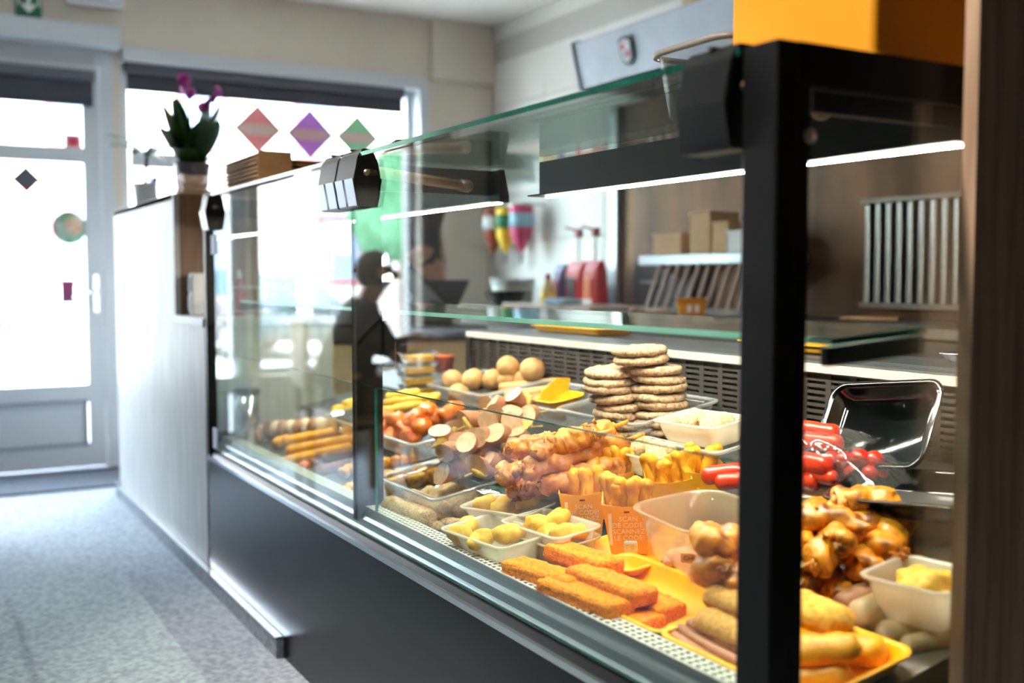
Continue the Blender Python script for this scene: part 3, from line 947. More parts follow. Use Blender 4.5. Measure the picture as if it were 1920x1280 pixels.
for i, (a, b, off) in enumerate(spec):
    p1, p2, ln, mpp = seg(a, b, 2, off)
    ln = max(ln, .09)
    tq = face(p2 - p1, random.uniform(0, 360))
    t = thing('sausage_skewer', 'skewer of sausage, pepper and onion ' + pl[i], 'skewer', (p1 + p2) / 2, tq, 'sausage skewers in the pile')
    ob('stick', m_tube([(-ln / 2 - .03, 0, 0), (ln / 2 + .035, 0, 0)], .002, 6), M_stick, t)
    seq = ['s', 'o', 's', 'p', 's'] if i % 2 else ['o', 's', 'p', 's', 'o']
    if i in (0, 7, 6):
        seq = ['o', 's', 'o', 's', 'o']
    for j, q in enumerate(seq):
        x = -ln / 2 + ln * (j + .5) / 5
        rot = (random.uniform(0, 6), random.uniform(-.5, .5), random.uniform(.9, 2.0))
        if q == 's':
            cdv = Vector((-.75 + random.uniform(-.45, .45), -.55 + random.uniform(-.45, .45), .25 + random.uniform(-.3, .4)))
            ob('sausage_chunk', cuts[(i + j) % 4], None, t, (x, random.uniform(-.006, .006), 0), tq.inverted() @ face(cdv, random.uniform(0, 360)))
        elif q == 'p':
            ob('pepper_chunk', peps[(i + j) % 3], F_pepper, t, (x, 0, 0), (rot[0], 1.2, 0))
        else:
            ob('onion_chunk', onis[(i + j) % 3], F_onion, t, (x, 0, 0), (rot[0], 1.2, 0))

# ---- battered chicken skewers
for i, (a, b, off, tail) in enumerate((((995, 850), (1145, 803), .115, .045), ((975, 885), (1170, 828), .085, .05), ((945, 848), (1050, 832), .095, .0), ((935, 898), (1010, 866), .06, .0),
                                       ((965, 915), (1090, 880), .035, .03), ((1010, 912), (1170, 872), .05, .05), ((1020, 835), (1120, 815), .12, .03), ((950, 925), (1040, 902), .015, .0), ((1090, 905), (1190, 888), .02, .03))):
    p1, p2, ln, mpp = seg(a, b, 2, off)
    t = thing('battered_skewer', 'golden brown battered chicken skewer ' + ['on the pile with stick towards the burgers', 'running long across the middle of the pile', 'at the upper left of the pile by the sausages', 'at the left edge of the pile',
              'low in the pile behind the yellow nuggets', 'behind the chicken fingers', 'highest at the back of the pile', 'at the bottom of the pile', 'at the lower right of the pile'][i], 'skewer', (p1 + p2) / 2, face(p2 - p1), 'battered chicken skewers')
    ob('stick', m_tube([(-ln / 2, 0, 0), (ln / 2 + tail * .6, 0, .002), (ln / 2 + tail, 0, .004)], [.004, .0045, .0035], 8), F_batter, t)
    ob('battered_meat', m_capsule(ln, .0235, random.uniform(-.004, .004), .0135, 34, i + 11, 30, 70, .95, .08, .8, 4), F_batter, t)

# ---- white cups with yellow nuggets
cups = [('white plastic cup of yellow nuggets at the front air grille', .108, .772, 1, 6, .20, .112, ((862, 1000), (905, 1010), (950, 1000), (880, 985))),
        ('white plastic cup of yellow nuggets beside the crumbed orange bars', .192, .712, 1, 4, .18, .10, ((1008, 985), (1045, 972), (1065, 1000), (1030, 1000))),
        ('white plastic cup of yellow nuggets behind the other two nugget cups', .20, .885, 1, 20, .17, .10, ((910, 945), (945, 948), (992, 935), (965, 945)))]
for i, (lab, x, y, k, yaw, L_, W_, ng) in enumerate(cups):
    c = container('nugget_cup', lab, 'cup', W_, L_, .055, G_cup, x, y, k, yaw, 6, 0.012, 'white cups of yellow nuggets', taper=.020, lip=.005, r=.018)
    if i == 1:
        container('nugget_cup', 'second white cup nested under the nugget cup beside the orange bars', 'cup', W_, L_, .05, G_cup, x, y, k, yaw, 6, -.002, None, taper=.014, lip=.005, r=.018)
    for j, (u, v) in enumerate(ng):
        p, mpp = at(u, v, k, .062 if j < 3 else .05)
        tag(ob('nugget', m_blob(.036 if j else .028, .02, .0185, 3, .006, 45, i * 5 + j), F_nug, None, p, R((-50, 20, -30, 60)[j], 8)),
            'pale yellow nugget ' + ['in the front cup', 'in the cup beside the orange bars', 'in the rearmost nugget cup'][i], 'nugget', 'nuggets ' + ['in the front cup', 'in the middle cup', 'in the rear cup'][i])

# ---- crumbed orange bars in the first yellow tray
container('yellow_tray', 'yellow plastic tray holding the crumbed orange bars', 'tray', .165, .30, .03, M_yellow, .170, .40, 1, 0, 9, .001, None, taper=.012, lip=.006, r=.02)
bars = [((960, 1060), (1088, 1098), .04, 'rear left on the top layer'), ((1028, 1094), (1168, 1146), .04, 'nearest the air grille on the top layer'), ((1040, 1030), (1150, 1066), .045, 'farthest back beside the nugget cup'),
        ((1082, 1072), (1212, 1122), .045, 'in the middle of the top layer'), ((1205, 1125), (1264, 1152), .012, 'on the tray floor at the right'), ((1160, 1150), (1225, 1176), .012, 'on the tray floor at the front')]
for i, (a, b, off, wh) in enumerate(bars):
    p1, p2, ln, mpp = seg(a, b, 1, off)
    d = p2 - p1
    if i > 3:
        p1 = p2 - d.normalized() * .10
    L_ = (p2 - p1).length
    lie('breaded_bar', 'orange crumbed fish bar ' + wh, 'fish bar', crumbs(m_bar(L_, .058, .029, .009, .0018, 90, i + 2, 24)), F_fish, p1, p2, 'orange crumbed bars')

# ---- yellow tray with paper boxes of chicken fingers
container('yellow_tray', 'yellow plastic tray under the paper boxes of chicken fingers', 'tray', .11, .18, .022, M_yellow, .268, .575, 1, -6, 9, .0, None, taper=.01, lip=.006, r=.02)
fm = [m_capsule(.09, .0128, .005, .0046, 44, s, 16, 24, .9, .1, .8, 3) for s in range(6)]


def paper_box(label, wh, u, v, k, off, yaw, sc_, fingers, text=False, tilt=4):
    p, mpp = at(u, v, k, off)
    t = thing('paper_box', label, 'paper box', p, R(yaw, tilt), 'paper boxes of chicken fingers')
    w0, d0, w1, d1, h = .062 * sc_, .03 * sc_, .086 * sc_, .056 * sc_, .094 * sc_

    def ring(f, z, ins=0, curve=0):
        a, b = (w0 + (w1 - w0) * f) / 2 - ins, (d0 + (d1 - d0) * f) / 2 - ins
        pts = []
        for (x0, y0, x1, y1) in ((-a, -b, a, -b), (a, -b, a, b), (a, b, -a, b), (-a, b, -a, -b)):
            for q in range(5):
                s = q / 5
                yy = y0 + (y1 - y0) * s
                zz = z
                if curve:
                    zz = z + (.018 * sc_ if y0 > 0 and y1 > 0 else (0 if y0 < 0 and y1 < 0 else .018 * sc_ * (yy + b) / (2 * b))) - (.006 * math.sin(PI * s) if y0 < 0 and y1 < 0 else 0)
                pts.append((x0 + (x1 - x0) * s, yy, zz))
        return pts
    ob('card', loft([ring(0, 0), ring(.5, h * .5), ring(1, h, 0, 1), ring(1, h, .0012, 1), ring(.5, h * .5, .0012), ring(.02, .002, .0012)], True, True, False), M_orange, t)
    ob('lining', loft([ring(1, h - .001, .0016, 1), ring(.5, h * .5, .0016), ring(.03, .003, .0016)], False, True, False), M_cardin, t)
    if text:
        tl_ = math.atan2((d1 - d0) / 2, h)
        rot = Matrix.Rotation(PI / 2 + tl_, 3, 'X')

        def put(nm, me, m_, x, z, r2=0):
            yy = -(d0 + (d1 - d0) * z / h) / 2 - .0008
            ob(nm, me, m_, t, (x, yy, z), rot @ Matrix.Rotation(r2, 3, 'Z'))
        for j, s in enumerate(('SCAN', 'DE CODE!', 'SCANNEZ', 'LE CODE!')):
            put('lettering', m_text(s, .0125 * sc_, .0002), M_wprint, .002, h * (.70 - .125 * j))
        put('crown_mark', m_box(.01, .003, .0004), mat('print_dark', (110, 40, 20), rough=.7), 0, h * .84)
        put('code_frame', m_tray(.022, .022, .0006, 0, 0, .002, .002), M_wprint, .004, h * .15)
        put('side_stripe', m_box(.006, .06, .0004), M_wprint, -.03 * sc_, h * .5)
        # side lettering
        sl = math.atan2((w1 - w0) / 2, h)
        rs = Matrix.Rotation(PI / 2, 3, 'Z') @ Matrix.Rotation(PI / 2 + sl, 3, 'X') @ Matrix.Rotation(-PI / 2, 3, 'Z')
        for j, s in enumerate(('EEN PLAYSTATION 5', 'SCAN EN WIN')):
            z = h * .5
            ob('lettering', m_text(s, .0085 * sc_, .0002), M_wprint, t, ((w0 + (w1 - w0) * .5) / 2 + .0009, (-.008 + .014 * j) * sc_, z), rs)
    for j in range(fingers):
        a = (j + .5) / fingers
        x = (-.5 + a) * w1 * .82
        y = random.uniform(-.12, .36) * d1
        ang = x / w1 * 50 + random.uniform(-14, 14)
        Rw = R(yaw, tilt)
        loc = p + Rw @ Vector((x, y, h * random.uniform(.82, 1.02)))
        rot = Rw @ Matrix.Rotation(math.radians(ang), 3, 'Y') @ Matrix.Rotation(math.radians(random.uniform(-16, 8)), 3, 'X') @ Matrix.Rotation(-PI / 2, 3, 'Y')
        tag(ob('chicken_finger', fm[(j + int(u)) % 6], F_finger, None, loc, rot), 'golden battered chicken finger standing in the ' + wh, 'chicken finger', 'fingers in the ' + wh)


paper_box('orange paper box with scan lettering, front one of chicken fingers', 'front lettered paper box', 1180, 1034, 1, .006, -38, 1.02, 10, True)
paper_box('orange paper box with lettering left of the front one', 'left lettered paper box', 1096, 1008, 1, .006, -34, 1.02, 10, True)
paper_box('orange paper box of chicken fingers behind the milky tub', 'paper box behind the milky tub', 1255, 985, 1, .012, -30, 1.0, 9)
paper_box('orange paper box of chicken fingers farthest right by the post', 'right paper box near the post', 1318, 962, 1, .02, -20, .95, 7)
paper_box('orange paper box of chicken fingers in the back row', 'back row paper box', 1150, 968, 1, .02, -30, 1.0, 9)

# ---- milky tub with chicken
container('milky_tub', 'large milky plastic tub of raw chicken pieces beside the corner post', 'tub', .17, .225, .105, G_tub, .318, .42, 1, -8, 6, .004, None, taper=.022, lip=.006, r=.05)
for i, (dx, dy, dz) in enumerate(((-.045, -.055, .03), (.01, -.03, .03), (-.04, .02, .03), (.03, .05, .03))):
    x, y = .318 + dx, .42 + dy
    tag(ob('raw_chicken', m_blob(.034, .03, .022, 3, .006, 40, i), mat('raw_chicken_pink', (232, 190, 168), (214, 160, 138), scale=30, rough=.4), None, (x, y, deck_z(1, x) + dz)),
        'pale pink chicken piece inside the milky tub', 'chicken', 'chicken pieces in the milky tub')

# ---- second yellow tray: brown strips, crumbed patties, yellow rolls
container('yellow_tray', 'yellow plastic tray of brown strips and golden rolls at the near corner', 'tray', .185, .29, .03, M_yellow, .180, .107, 1, 0, 9, .001, None, taper=.012, lip=.006, r=.025)
for i, (a, b) in enumerate((((1255, 1186), (1392, 1272)), ((1272, 1176), (1400, 1250)), ((1292, 1166), (1405, 1228)))):
    p1, p2, ln, mpp = seg(a, b, 1, .022 + .004 * i)
    lie('brown_strip', ['front', 'middle', 'rear'][i] + ' thin brown skinless sausage by the corner post', 'sausage', m_capsule(ln, .0095, -.004, .0006, 60, i, 14, 20, .9), F_brown, p1, p2, 'thin brown sausages')
for i, (a, b, off, rp, m_, lab) in enumerate((((1318, 1158), (1440, 1218), .04, .026, F_ragout, 'lower golden crumbed patty left of the corner post'),
                                              ((1335, 1112), (1450, 1160), .06, .026, F_ragout, 'upper golden crumbed patty left of the corner post'),
                                              ((1478, 1130), (1590, 1172), .055, .032, F_yelcrumb, 'golden crumbed wedge right of the corner post'),
                                              ((1478, 1222), (1650, 1226), .05, .027, F_yel, 'thick yellow roll at the lower right of the near tray'),
                                              ((1560, 1210), (1700, 1238), .022, .03, F_yel, 'yellow roll lying under the thick roll in the near tray'),
                                              ((1470, 1268), (1640, 1280), .02, .028, F_yel, 'yellow roll lowest at the end glass'))):
    p1, p2, ln, mpp = seg(a, b, 1, off)
    for q in (p1, p2):
        q.y = max(q.y, YE + rp + .008)
    lie('crumbed_roll', lab, 'snack', m_capsule((p2 - p1).length, rp, 0, .0025, 60, i + 31, 18, 24, .72, -.1, .4), m_, p1, p2)

# ---- chicken wings
wm = []
for s in range(5):
    me = m_capsule(.108, .0235, .02, .011, 30, s + 40, 26, 40, .75, -.38, .8, 5)
    wm.append(me)
wings = [(1545, 950, .13, 20), (1620, 945, .13, -35), (1530, 1005, .10, 10), (1590, 1000, .11, 30), (1650, 985, .10, -20), (1700, 1000, .08, 15), (1515, 1060, .07, -15), (1575, 1050, .08, 0), (1640, 1045, .07, 35),
         (1700, 1040, .05, -25), (1730, 1050, .03, 60), (1530, 1095, .045, -10), (1600, 1095, .04, 20), (1660, 1085, .03, -30), (1340, 1010, .10, 70), (1345, 1050, .07, 60), (1370, 1000, .08, 95), (1420, 1010, .09, 30), (1440, 1060, .06, 0),
         (1480, 980, .11, 45), (1560, 985, .12, -60), (1480, 1040, .08, 25), (1610, 1020, .09, -10), (1380, 1075, .05, 80), (1450, 1100, .03, 10), (1670, 1015, .08, 50), (1560, 1120, .02, -20), (1720, 1020, .05, -40)]
for i, (u, v, off, yaw) in enumerate(wings):
    p, mpp = at(u, v, 1, off + (.028 if u < 1400 else 0))
    ch = u < 1400 or u > 1690 or i in (12, 13)
    z = 'at the top of the pile' if off > .095 else ('in the middle of the pile' if off > .045 else 'at the foot of the pile')
    side = 'left of the corner post' if u < 1400 else ('hidden behind the corner post' if u < 1490 else ('right of the corner post' if u < 1600 else 'towards the back of the case'))
    tag(ob('chicken_wing', wm[i % 5], F_char if ch else F_wing, None, p, R(yaw, TILT + random.uniform(-12, 12), random.uniform(-40, 40))),
        'roast chicken wing %s, %s' % (z, side), 'chicken wing', 'roast wings ' + side)
# wooden fork picks and name stake
for i, (u, v, off) in enumerate(((1375, 1075, .06), (1500, 1090, .06), (1495, 1050, .08))):
    p, mpp = at(u, v, 1, off)
    tag(ob('wooden_pick', m_prism([(-.03, -.006), (.02, -.006), (.026, 0), (.02, .006), (-.03, .006)], .002, .0004), M_stick, None, p, R((-20, 35, 60)[i], 10, 70)),
        'flat wooden pick ' + ['stuck in the wings left of the corner post', 'lowest in the wings right of the corner post', 'pointing up in the wings right of the corner post'][i], 'pick')
p, mpp = at(1298, 1032, 1, .06)
t = thing('name_stake', 'small tan name tag leaning against the milky tub', 'tag', (p.x - .03, p.y - .04, p.z), R(-48, 0, 12))
ob('card', m_box(.042, .0016, .017), mat('tag_tan', (216, 178, 110), rough=.7), t)
ob('lettering', m_text('CHEN', .011, .0002), mat('print_black', (40, 30, 24), rough=.7), t, (-.002, -.0012, 0), (PI / 2, 0, 0))

# ---- long sausages and curry cup by the end glass
for i, (a, b, off, r, m_, lab) in enumerate((((1566, 1140), (1800, 1066), .03, .022, F_pink, 'long pink sausage leaning towards the wings'), ((1598, 1165), (1760, 1105), .026, .0255, F_pale, 'thick pale sausage in front of the pink one'),
                                             ((1640, 1195), (1790, 1170), .006, .021, F_pale, 'pale sausage lowest under the curry cup'), ((1690, 1215), (1800, 1195), .004, .015, F_pale, 'pale sausage end at the end glass below the curry cup'))):
    p1, p2, ln, mpp = seg(a, b, 1, off)
    for q in (p1, p2):
        q.y = max(q.y, YE + r + .006)
    lie('long_sausage', lab, 'sausage', m_capsule((p2 - p1).length, r, .003, .0006, 40, i, 18, 20), m_, p1, p2, 'long sausages at the end glass')
container('curry_cup', 'white plastic cup of yellow curry crumble against the end glass', 'cup', .115, .125, .065, G_cup, .365, .022, 1, 8, 4, .016, None, taper=.014, lip=.006, r=.02)
t = ob('curry_filling', m_blob(.043, .042, .024, 4, .009, 45, 3, 4), F_curry, None, (.365, .022, deck_z(1, .365) + .062))
tag(t, 'lumpy yellow curry filling heaped in the white cup', 'food')

# ---- red sausages in vacuum bags, black trays at the back
for i, (a, b, off, r, m_) in enumerate((((1478, 800), (1562, 812), .10, .016, F_red), ((1478, 822), (1570, 832), .085, .016, F_red), ((1478, 862), (1550, 872), .06, .018, F_red), ((1478, 892), (1530, 902), .03, .018, F_red), ((1490, 885), (1560, 895), .04, .014, F_red),
                                        ((1325, 892), (1388, 884), .03, .017, F_red), ((1350, 903), (1388, 900), .02, .015, F_red))):
    p1, p2, ln, mpp = seg(a, b, 3, off - .02)
    lie('red_sausage', ['topmost red sausage in the vacuum bag', 'second red sausage in the vacuum bag', 'third red sausage in the vacuum bag right of the post', 'lowest red sausage by the small round tub', 'red sausage half hidden behind the wings', 'upper red sausage left of the corner post', 'lower red sausage left of the corner post'][i],
        'sausage', m_capsule(ln + .02, r, .002, .0008, 40, i, 16, 20), m_, p1, p2, 'red sausages in bags')
for i, (u, v, off) in enumerate(((1582, 862, .06), (1612, 858, .065), (1640, 862, .06), (1600, 885, .04), (1632, 888, .04), (1662, 886, .04), (1575, 880, .04), (1560, 862, .06))):
    p, mpp = at(u, v, 3, off - .02)
    tag(ob('red_meatball', m_blob(.0165, .0165, .0155, 3, .001, 50, i), F_tomato, None, p), 'shiny round red meatball in the vacuum bag', 'meatball', 'red meatballs in the bag')
for i, (u, v, off, L_, W_, sd) in enumerate(((1530, 838, .075, .19, .12, 1), (1600, 880, .04, .24, .11, 2))):
    p, mpp = at(u, v, 3, off - .02)
    bm = bmesh.new()
    bmesh.ops.create_grid(bm, x_segments=22, y_segments=14, size=.5)
    for vv in bm.verts:
        x, y = vv.co.x, vv.co.y
        q = max(0, 1 - (abs(x) * 2) ** 4) * max(0, 1 - (abs(y) * 2) ** 4)
        vv.co = Vector((x * W_, y * L_, .03 * q + .012 * noise.noise(Vector((x * 9, y * 9, sd))) + (.03 * max(0, -y - .3) if i == 0 else 0)))
    tag(ob('vacuum_bag', fin(bm, True), G_bag, None, p, R(15 - 25 * i, TILT)), ['crinkled clear vacuum bag around the red sausages', 'clear vacuum bag with pointed corner around the red meatballs'][i], 'bag')
p, mpp = at(1655, 925, 3, .0)
bt = tag(ob('black_tray', m_tray(.15, .2, .035, .012, .008, .02), G_darktray, None, (.50, .165, deck_z(3, .50) - .005), R(20, TILT)), 'black plastic meal tray with ribs behind the wings', 'tray')
p, mpp = at(1690, 815, 3, .05)
bt = thing('black_tray', 'open smoky tray lid leaning against the rear grille', 'tray', (.60, .30, deck_z(3, .60) + .07), R(8, 58))
ob('lid', m_tray(.15, .21, .03, .012, .008, .025), G_darktray, bt)
p, mpp = at(1500, 935, 2, .06)
t = thing('sauce_tub', 'small round clear tub just right of the corner post', 'tub', (p.x, p.y, p.z - .04))
ob('cup', m_lathe([(.022, 0), (.03, .04), (.031, .041), (.027, .041), (.02, .003)], 22), G_tub, t)
ob('rim', m_lathe([(.027, .038), (.0335, .038), (.0335, .043), (.027, .043)], 22), G_lid, t)
tag(ob('price_flag', m_box(.05, .0016, .026), M_white, None, at(1535, 945, 2, .05)[0], R(-40, 0, 20)), 'small white price flag behind the wings', 'tag')

# ---- burgers in a clear tray
container('clear_tray', 'clear plastic tray holding the two burger stacks', 'tray', .22, .31, .05, G_tray, .592, .985, 3, 0, TILT, 0, None, taper=.01, lip=.008, r=.025)
bmz = [crumbs(disp(m_lathe([(.02, -.0085), (.050, -.0085), (.058, -.0045), (.0600, .001), (.0575, .0065), (.050, .0093), (.02, .010)], 60), .0032, 60, s), .0012, 260, s) for s in range(5)]
for st_, (u0, v0, u1, v1, n) in enumerate(((1172, 812, 1133, 698, 8), (1244, 808, 1236, 692, 8))):
    for j in range(n):
        f_ = j / (n - 1)
        b0, _ = at(1165 if st_ == 0 else 1240, 806, 3, .012)
        jit = (0, 4, -6, 5, -3, -12, -8, 0) if st_ == 0 else (2, -2, 0, 3, -3, 0, -2, -8)
        p = b0 + Vector((0, 0, 1)) * (.0186 * j) + (RT * (jit[j] + (u1 - u0) * f_ * .8)) * (1.25 / FPX * 1.7)
        if st_ == 0:
            p.y -= .02
        tag(ob('breaded_burger', bmz[(j + st_) % 5], F_burger, None, p, Matrix.Rotation(math.radians(random.uniform(-4, 4)), 3, 'X') @ Matrix.Rotation(math.radians(random.uniform(-5, 3)), 3, 'Y') @ Matrix.Rotation(random.uniform(0, 6), 3, 'Z')),
            '%s crumbed burger from the bottom of the %s stack' % (ORD[j], ['left', 'right'][st_]), 'burger', 'crumbed burgers')
for j in range(2):
    b0, _ = at(1240, 806, 3, .012)
    p = b0 + Vector((0, 0, .0186 * (8 + j) + .004)) + RT * (-.045 - .004 * j)
    tag(ob('breaded_burger', bmz[j + 2], F_ragout if j else F_burger, None, p, R(0, 5 - 3 * j)), ['under the topmost one, crumbed burger shifted left on the right stack', 'topmost golden crumbed burger sitting askew on the right stack'][j], 'burger', 'crumbed burgers')

# ---- white cups of breaded balls behind
for i, (x, y, k, lift, yaw) in enumerate(((.435, .735, 2, .022, 0), (.530, .685, 3, .018, 5))):
    container('ball_cup', ['left', 'right'][i] + ' white cup of breaded balls beside the burgers', 'cup', .105, .165, .05, G_cup, x, y, k, yaw, 8, lift, 'white cups of breaded balls', taper=.014, lip=.006, r=.018)
    for j, (dx, dy) in enumerate(((-.015, -.04), (.015, 0), (-.01, .04), (.02, .045), (.022, -.035))):
        tag(ob('breaded_ball', m_blob(.022, .022, .019, 3, .0035, 80, i * 5 + j), F_croq, None, (x + dx, y + dy, deck_z(k, x + dx) + lift + .04)), 'round crumbed ball in the %s white cup beside the burgers' % ['left', 'right'][i], 'snack', 'breaded balls, ' + ['left', 'right'] [i] + ' cup')
container('clear_tray', 'clear plastic tray under the white cups of breaded balls', 'tray', .15, .26, .03, G_tray, .545, .70, 3, 0, TILT, .0, None, taper=.01, lip=.008, r=.025)

# ---- meatballs, pale sausages, scoop tub
container('clear_tray', 'clear plastic tray of beige meatballs and pale sausages', 'tray', .19, .34, .04, G_tray, .588, 1.70, 3, 0, TILT, 0, None, taper=.01, lip=.008, r=.02)
container('clear_tray', 'clear plastic tray with the yellow scoop tub', 'tray', .19, .34, .04, G_tray, .588, 1.335, 3, 0, TILT, 0, None, taper=.01, lip=.008, r=.02)
for i, (u, v, off) in enumerate(((848, 714, .03), (888, 712, .03), (926, 712, .03), (955, 710, .04), (953, 688, .075), (998, 693, .07), (985, 712, .035), (860, 740, .01))):
    p, mpp = at(u, v, 3, off)
    r = (22 if i != 5 else 24) * mpp
    tag(ob('beige_meatball', m_blob(r, r, r * .95, 4, .0018, 40, i), F_ball, None, p), ['leftmost beige meatball in the back tray', 'second beige meatball from the left in the back tray', 'third beige meatball from the left in the back tray', 'beige meatball under the two upper ones',
        'upper left beige meatball of the pair on top', 'upper right beige meatball of the pair on top', 'beige meatball beside the pale sausages', 'front beige meatball seen through the tray wall'][i], 'meatball', 'beige meatballs')
for i, (a, b, off) in enumerate((((935, 728), (1055, 715), .03), ((945, 742), (1060, 728), .035), ((990, 750), (1062, 738), .03))):
    p1, p2, ln, mpp = seg(a, b, 3, off)
    lie('pale_sausage', ['rear', 'middle', 'front'][i] + ' long pale sausage beside the meatballs', 'sausage', m_capsule(ln, 9.5 * mpp, .003, .001, 60, i, 14, 18, 1, 0, .25), F_ball, p1, p2, 'pale sausages at the back')
p, mpp = at(1052, 775, 3, .0)
t = thing('scoop_tub', 'yellow plastic scoop tub between the pale sausages and burgers', 'tub', (p.x, p.y, p.z), R(0, TILT))
ob('tub', m_tray(.10, .11, .045, .01, .003, .03), M_yellow, t)
ob('scoop_wing', m_prism([(-.05, .03), (.05, .045), (.06, .075), (.02, .085), (-.03, .06)], .004, .001), M_yellow, t, (0, .03, 0))
# ---- sauce tubs at the far back
for i in range(4):
    p, mpp = at(784, 742, 3, .0)
    t = thing('sauce_tub', ORD[i] + ' square yellow sauce tub from the bottom of the stack', 'tub', (p.x + .0, p.y, p.z + .033 * i), R(-12, 3), 'stacked yellow sauce tubs')
    ob('cup', m_tray(.10, .085, .030, .008, .002, .014), G_tray, t)
    ob('sauce', m_box(.085, .07, .022, (0, 0, .014), .006), mat('yellow_sauce', (252, 196, 20), rough=.35), t)
    ob('lid', m_box(.106, .09, .004, (0, 0, .0315), .0015), G_lid, t)
p, mpp = at(833, 706, 3, .0)
t = thing('sauce_tub', 'round dark red sauce tub beside the yellow stack', 'tub', (p.x, p.y, p.z + .02))
ob('cup', m_lathe([(.026, 0), (.033, .045), (.034, .046), (.03, .046), (.024, .004)], 20), mat('red_sauce_tub', (176, 60, 34), rough=.35), t)
ob('lid', m_lathe([(.001, .046), (.0355, .046), (.0355, .05), (.001, .05)], 20), mat('orange_lid', (222, 110, 40), rough=.4), t)
# ---- steel canister at the far end
t = thing('steel_canister', 'upright shiny steel canister at the far end of the deck', 'canister', (.10, 2.40, deck_z(1, .10)))
ob('body', m_tube([(0, 0, 0), (0, 0, .17)], .04, 24), M_chrome, t)
ob('lid', m_tube([(0, 0, .17), (0, 0, .185)], .042, 24), M_blackp, t)

# ================================================================== ON TOP OF THE CASE AND COUNTER
ZT = 1.2645
for s_, (x0, x1, y0, y1, n) in enumerate(((.085, .19, 2.2, 2.60, 9), (.195, .50, 2.215, 2.60, 8))):
    mes = m_box(x1 - x0, y1 - y0, .0068, (0, 0, 0), .001, 1)
    for j in range(n):
        t = thing('folded_box', 'flat folded brown cardboard box in the %s stack on the case' % ['narrow left', 'wide right'][s_], 'box',
                  ((x0 + x1) / 2 + random.uniform(-.002, .002), (y0 + y1) / 2 + random.uniform(-.002, .002), ZT + .004 + j * .0128), None, 'folded boxes, ' + ['left', 'right'][s_] + ' stack')
        ob('sheet', mes, M_card, t)
        if s_ == 0 and j == 0:
            flap = m_box(x1 - x0 - .004, .003, .1135, (0, 0, 0), .001, 1)
if True:
    tag(ob('card_sleeve', m_box(.104, .003, .116, (0, 0, 0)), M_card, None, (.1375, 2.192, ZT + .058)), 'plain brown card sheet standing at the end of the folded boxes', 'card')

t = thing('yellow_box', 'large plain yellow box standing on the near end of the case', 'box', (.46, .17, ZT))
ob('carton', loft([rr(.43, .28, .012, 0), rr(.42, .272, .012, .03), rr(.418, .27, .012, .42)], True, True, False), M_yellowcard, t)
ob('top_flap', m_box(.416, .268, .004, (0, 0, .423)), M_yellowcard, t)

t = thing('fork_tub', 'clear plastic tub of small forks with a dark rim on the case top', 'tub', (.36, .425, ZT))
ob('tub', m_tray(.19, .20, .108, .016, .002, .04), G_tub if False else G_tray, t)
ob('rim', loft([rr(.196, .206, .04, .104), rr(.204, .214, .042, .104), rr(.204, .214, .042, .114), rr(.196, .206, .04, .114), rr(.196, .206, .04, .104)], False, False), mat('smoky_rim', (120, 112, 104), rough=.35), t)
for i in range(14):
    x, y = random.uniform(-.05, .05), random.uniform(-.05, .05)
    d = Vector((random.uniform(-.5, .5), random.uniform(-1, 1), random.uniform(-.1, .35))).normalized()
    f = thing('plastic_fork', 'small plastic fork lying in the clear tub on the case', 'fork', (t.location.x + x, t.location.y + y, ZT + .03 + .004 * i), face(d, random.uniform(-40, 40)), 'forks in the clear tub')
    fm_ = mat('fork_clear', (200, 196, 190), rough=.3)
    ob('handle', m_box(.05, .005, .0018, (-.02, 0, 0)), fm_, f)
    for q in range(3):
        ob('tine', m_box(.02, .0014, .0016, (.017, (q - 1) * .0036, 0)), M_grey, f)

# plants and things on the tall counter (top at z 1.302)
ZK = 1.3025
M_leaf = mat('orchid_leaf', (58, 104, 34), (34, 74, 20), scale=20, rough=.35, vary=.15)
M_leaf2 = mat('palm_leaf', (112, 168, 60), (70, 130, 40), scale=20, rough=.5)
M_petal = mat('magenta_petal', (206, 70, 170), (170, 40, 140), scale=60, rough=.6)


def m_leaf(ln, wd, lift, droop, fold=.2):
    bm = bmesh.new()
    rows = []
    for i in range(9):
        s_ = i / 8
        x = ln * s_ * (1 - .25 * droop * s_)
        z = lift * s_ - droop * ln * s_ * s_
        hw = wd / 2 * math.sin(PI * min(1, .08 + s_ * .92)) ** .7
        rows.append([bm.verts.new((x, -hw, z + fold * hw)), bm.verts.new((x, 0, z)), bm.verts.new((x, hw, z + fold * hw))])
    for a, b in zip(rows, rows[1:]):
        for j in range(2):
            bm.faces.new((a[j], a[j + 1], b[j + 1], b[j]))
    bmesh.ops.solidify(bm, geom=bm.faces[:], thickness=.0016)
    return fin(bm, True)


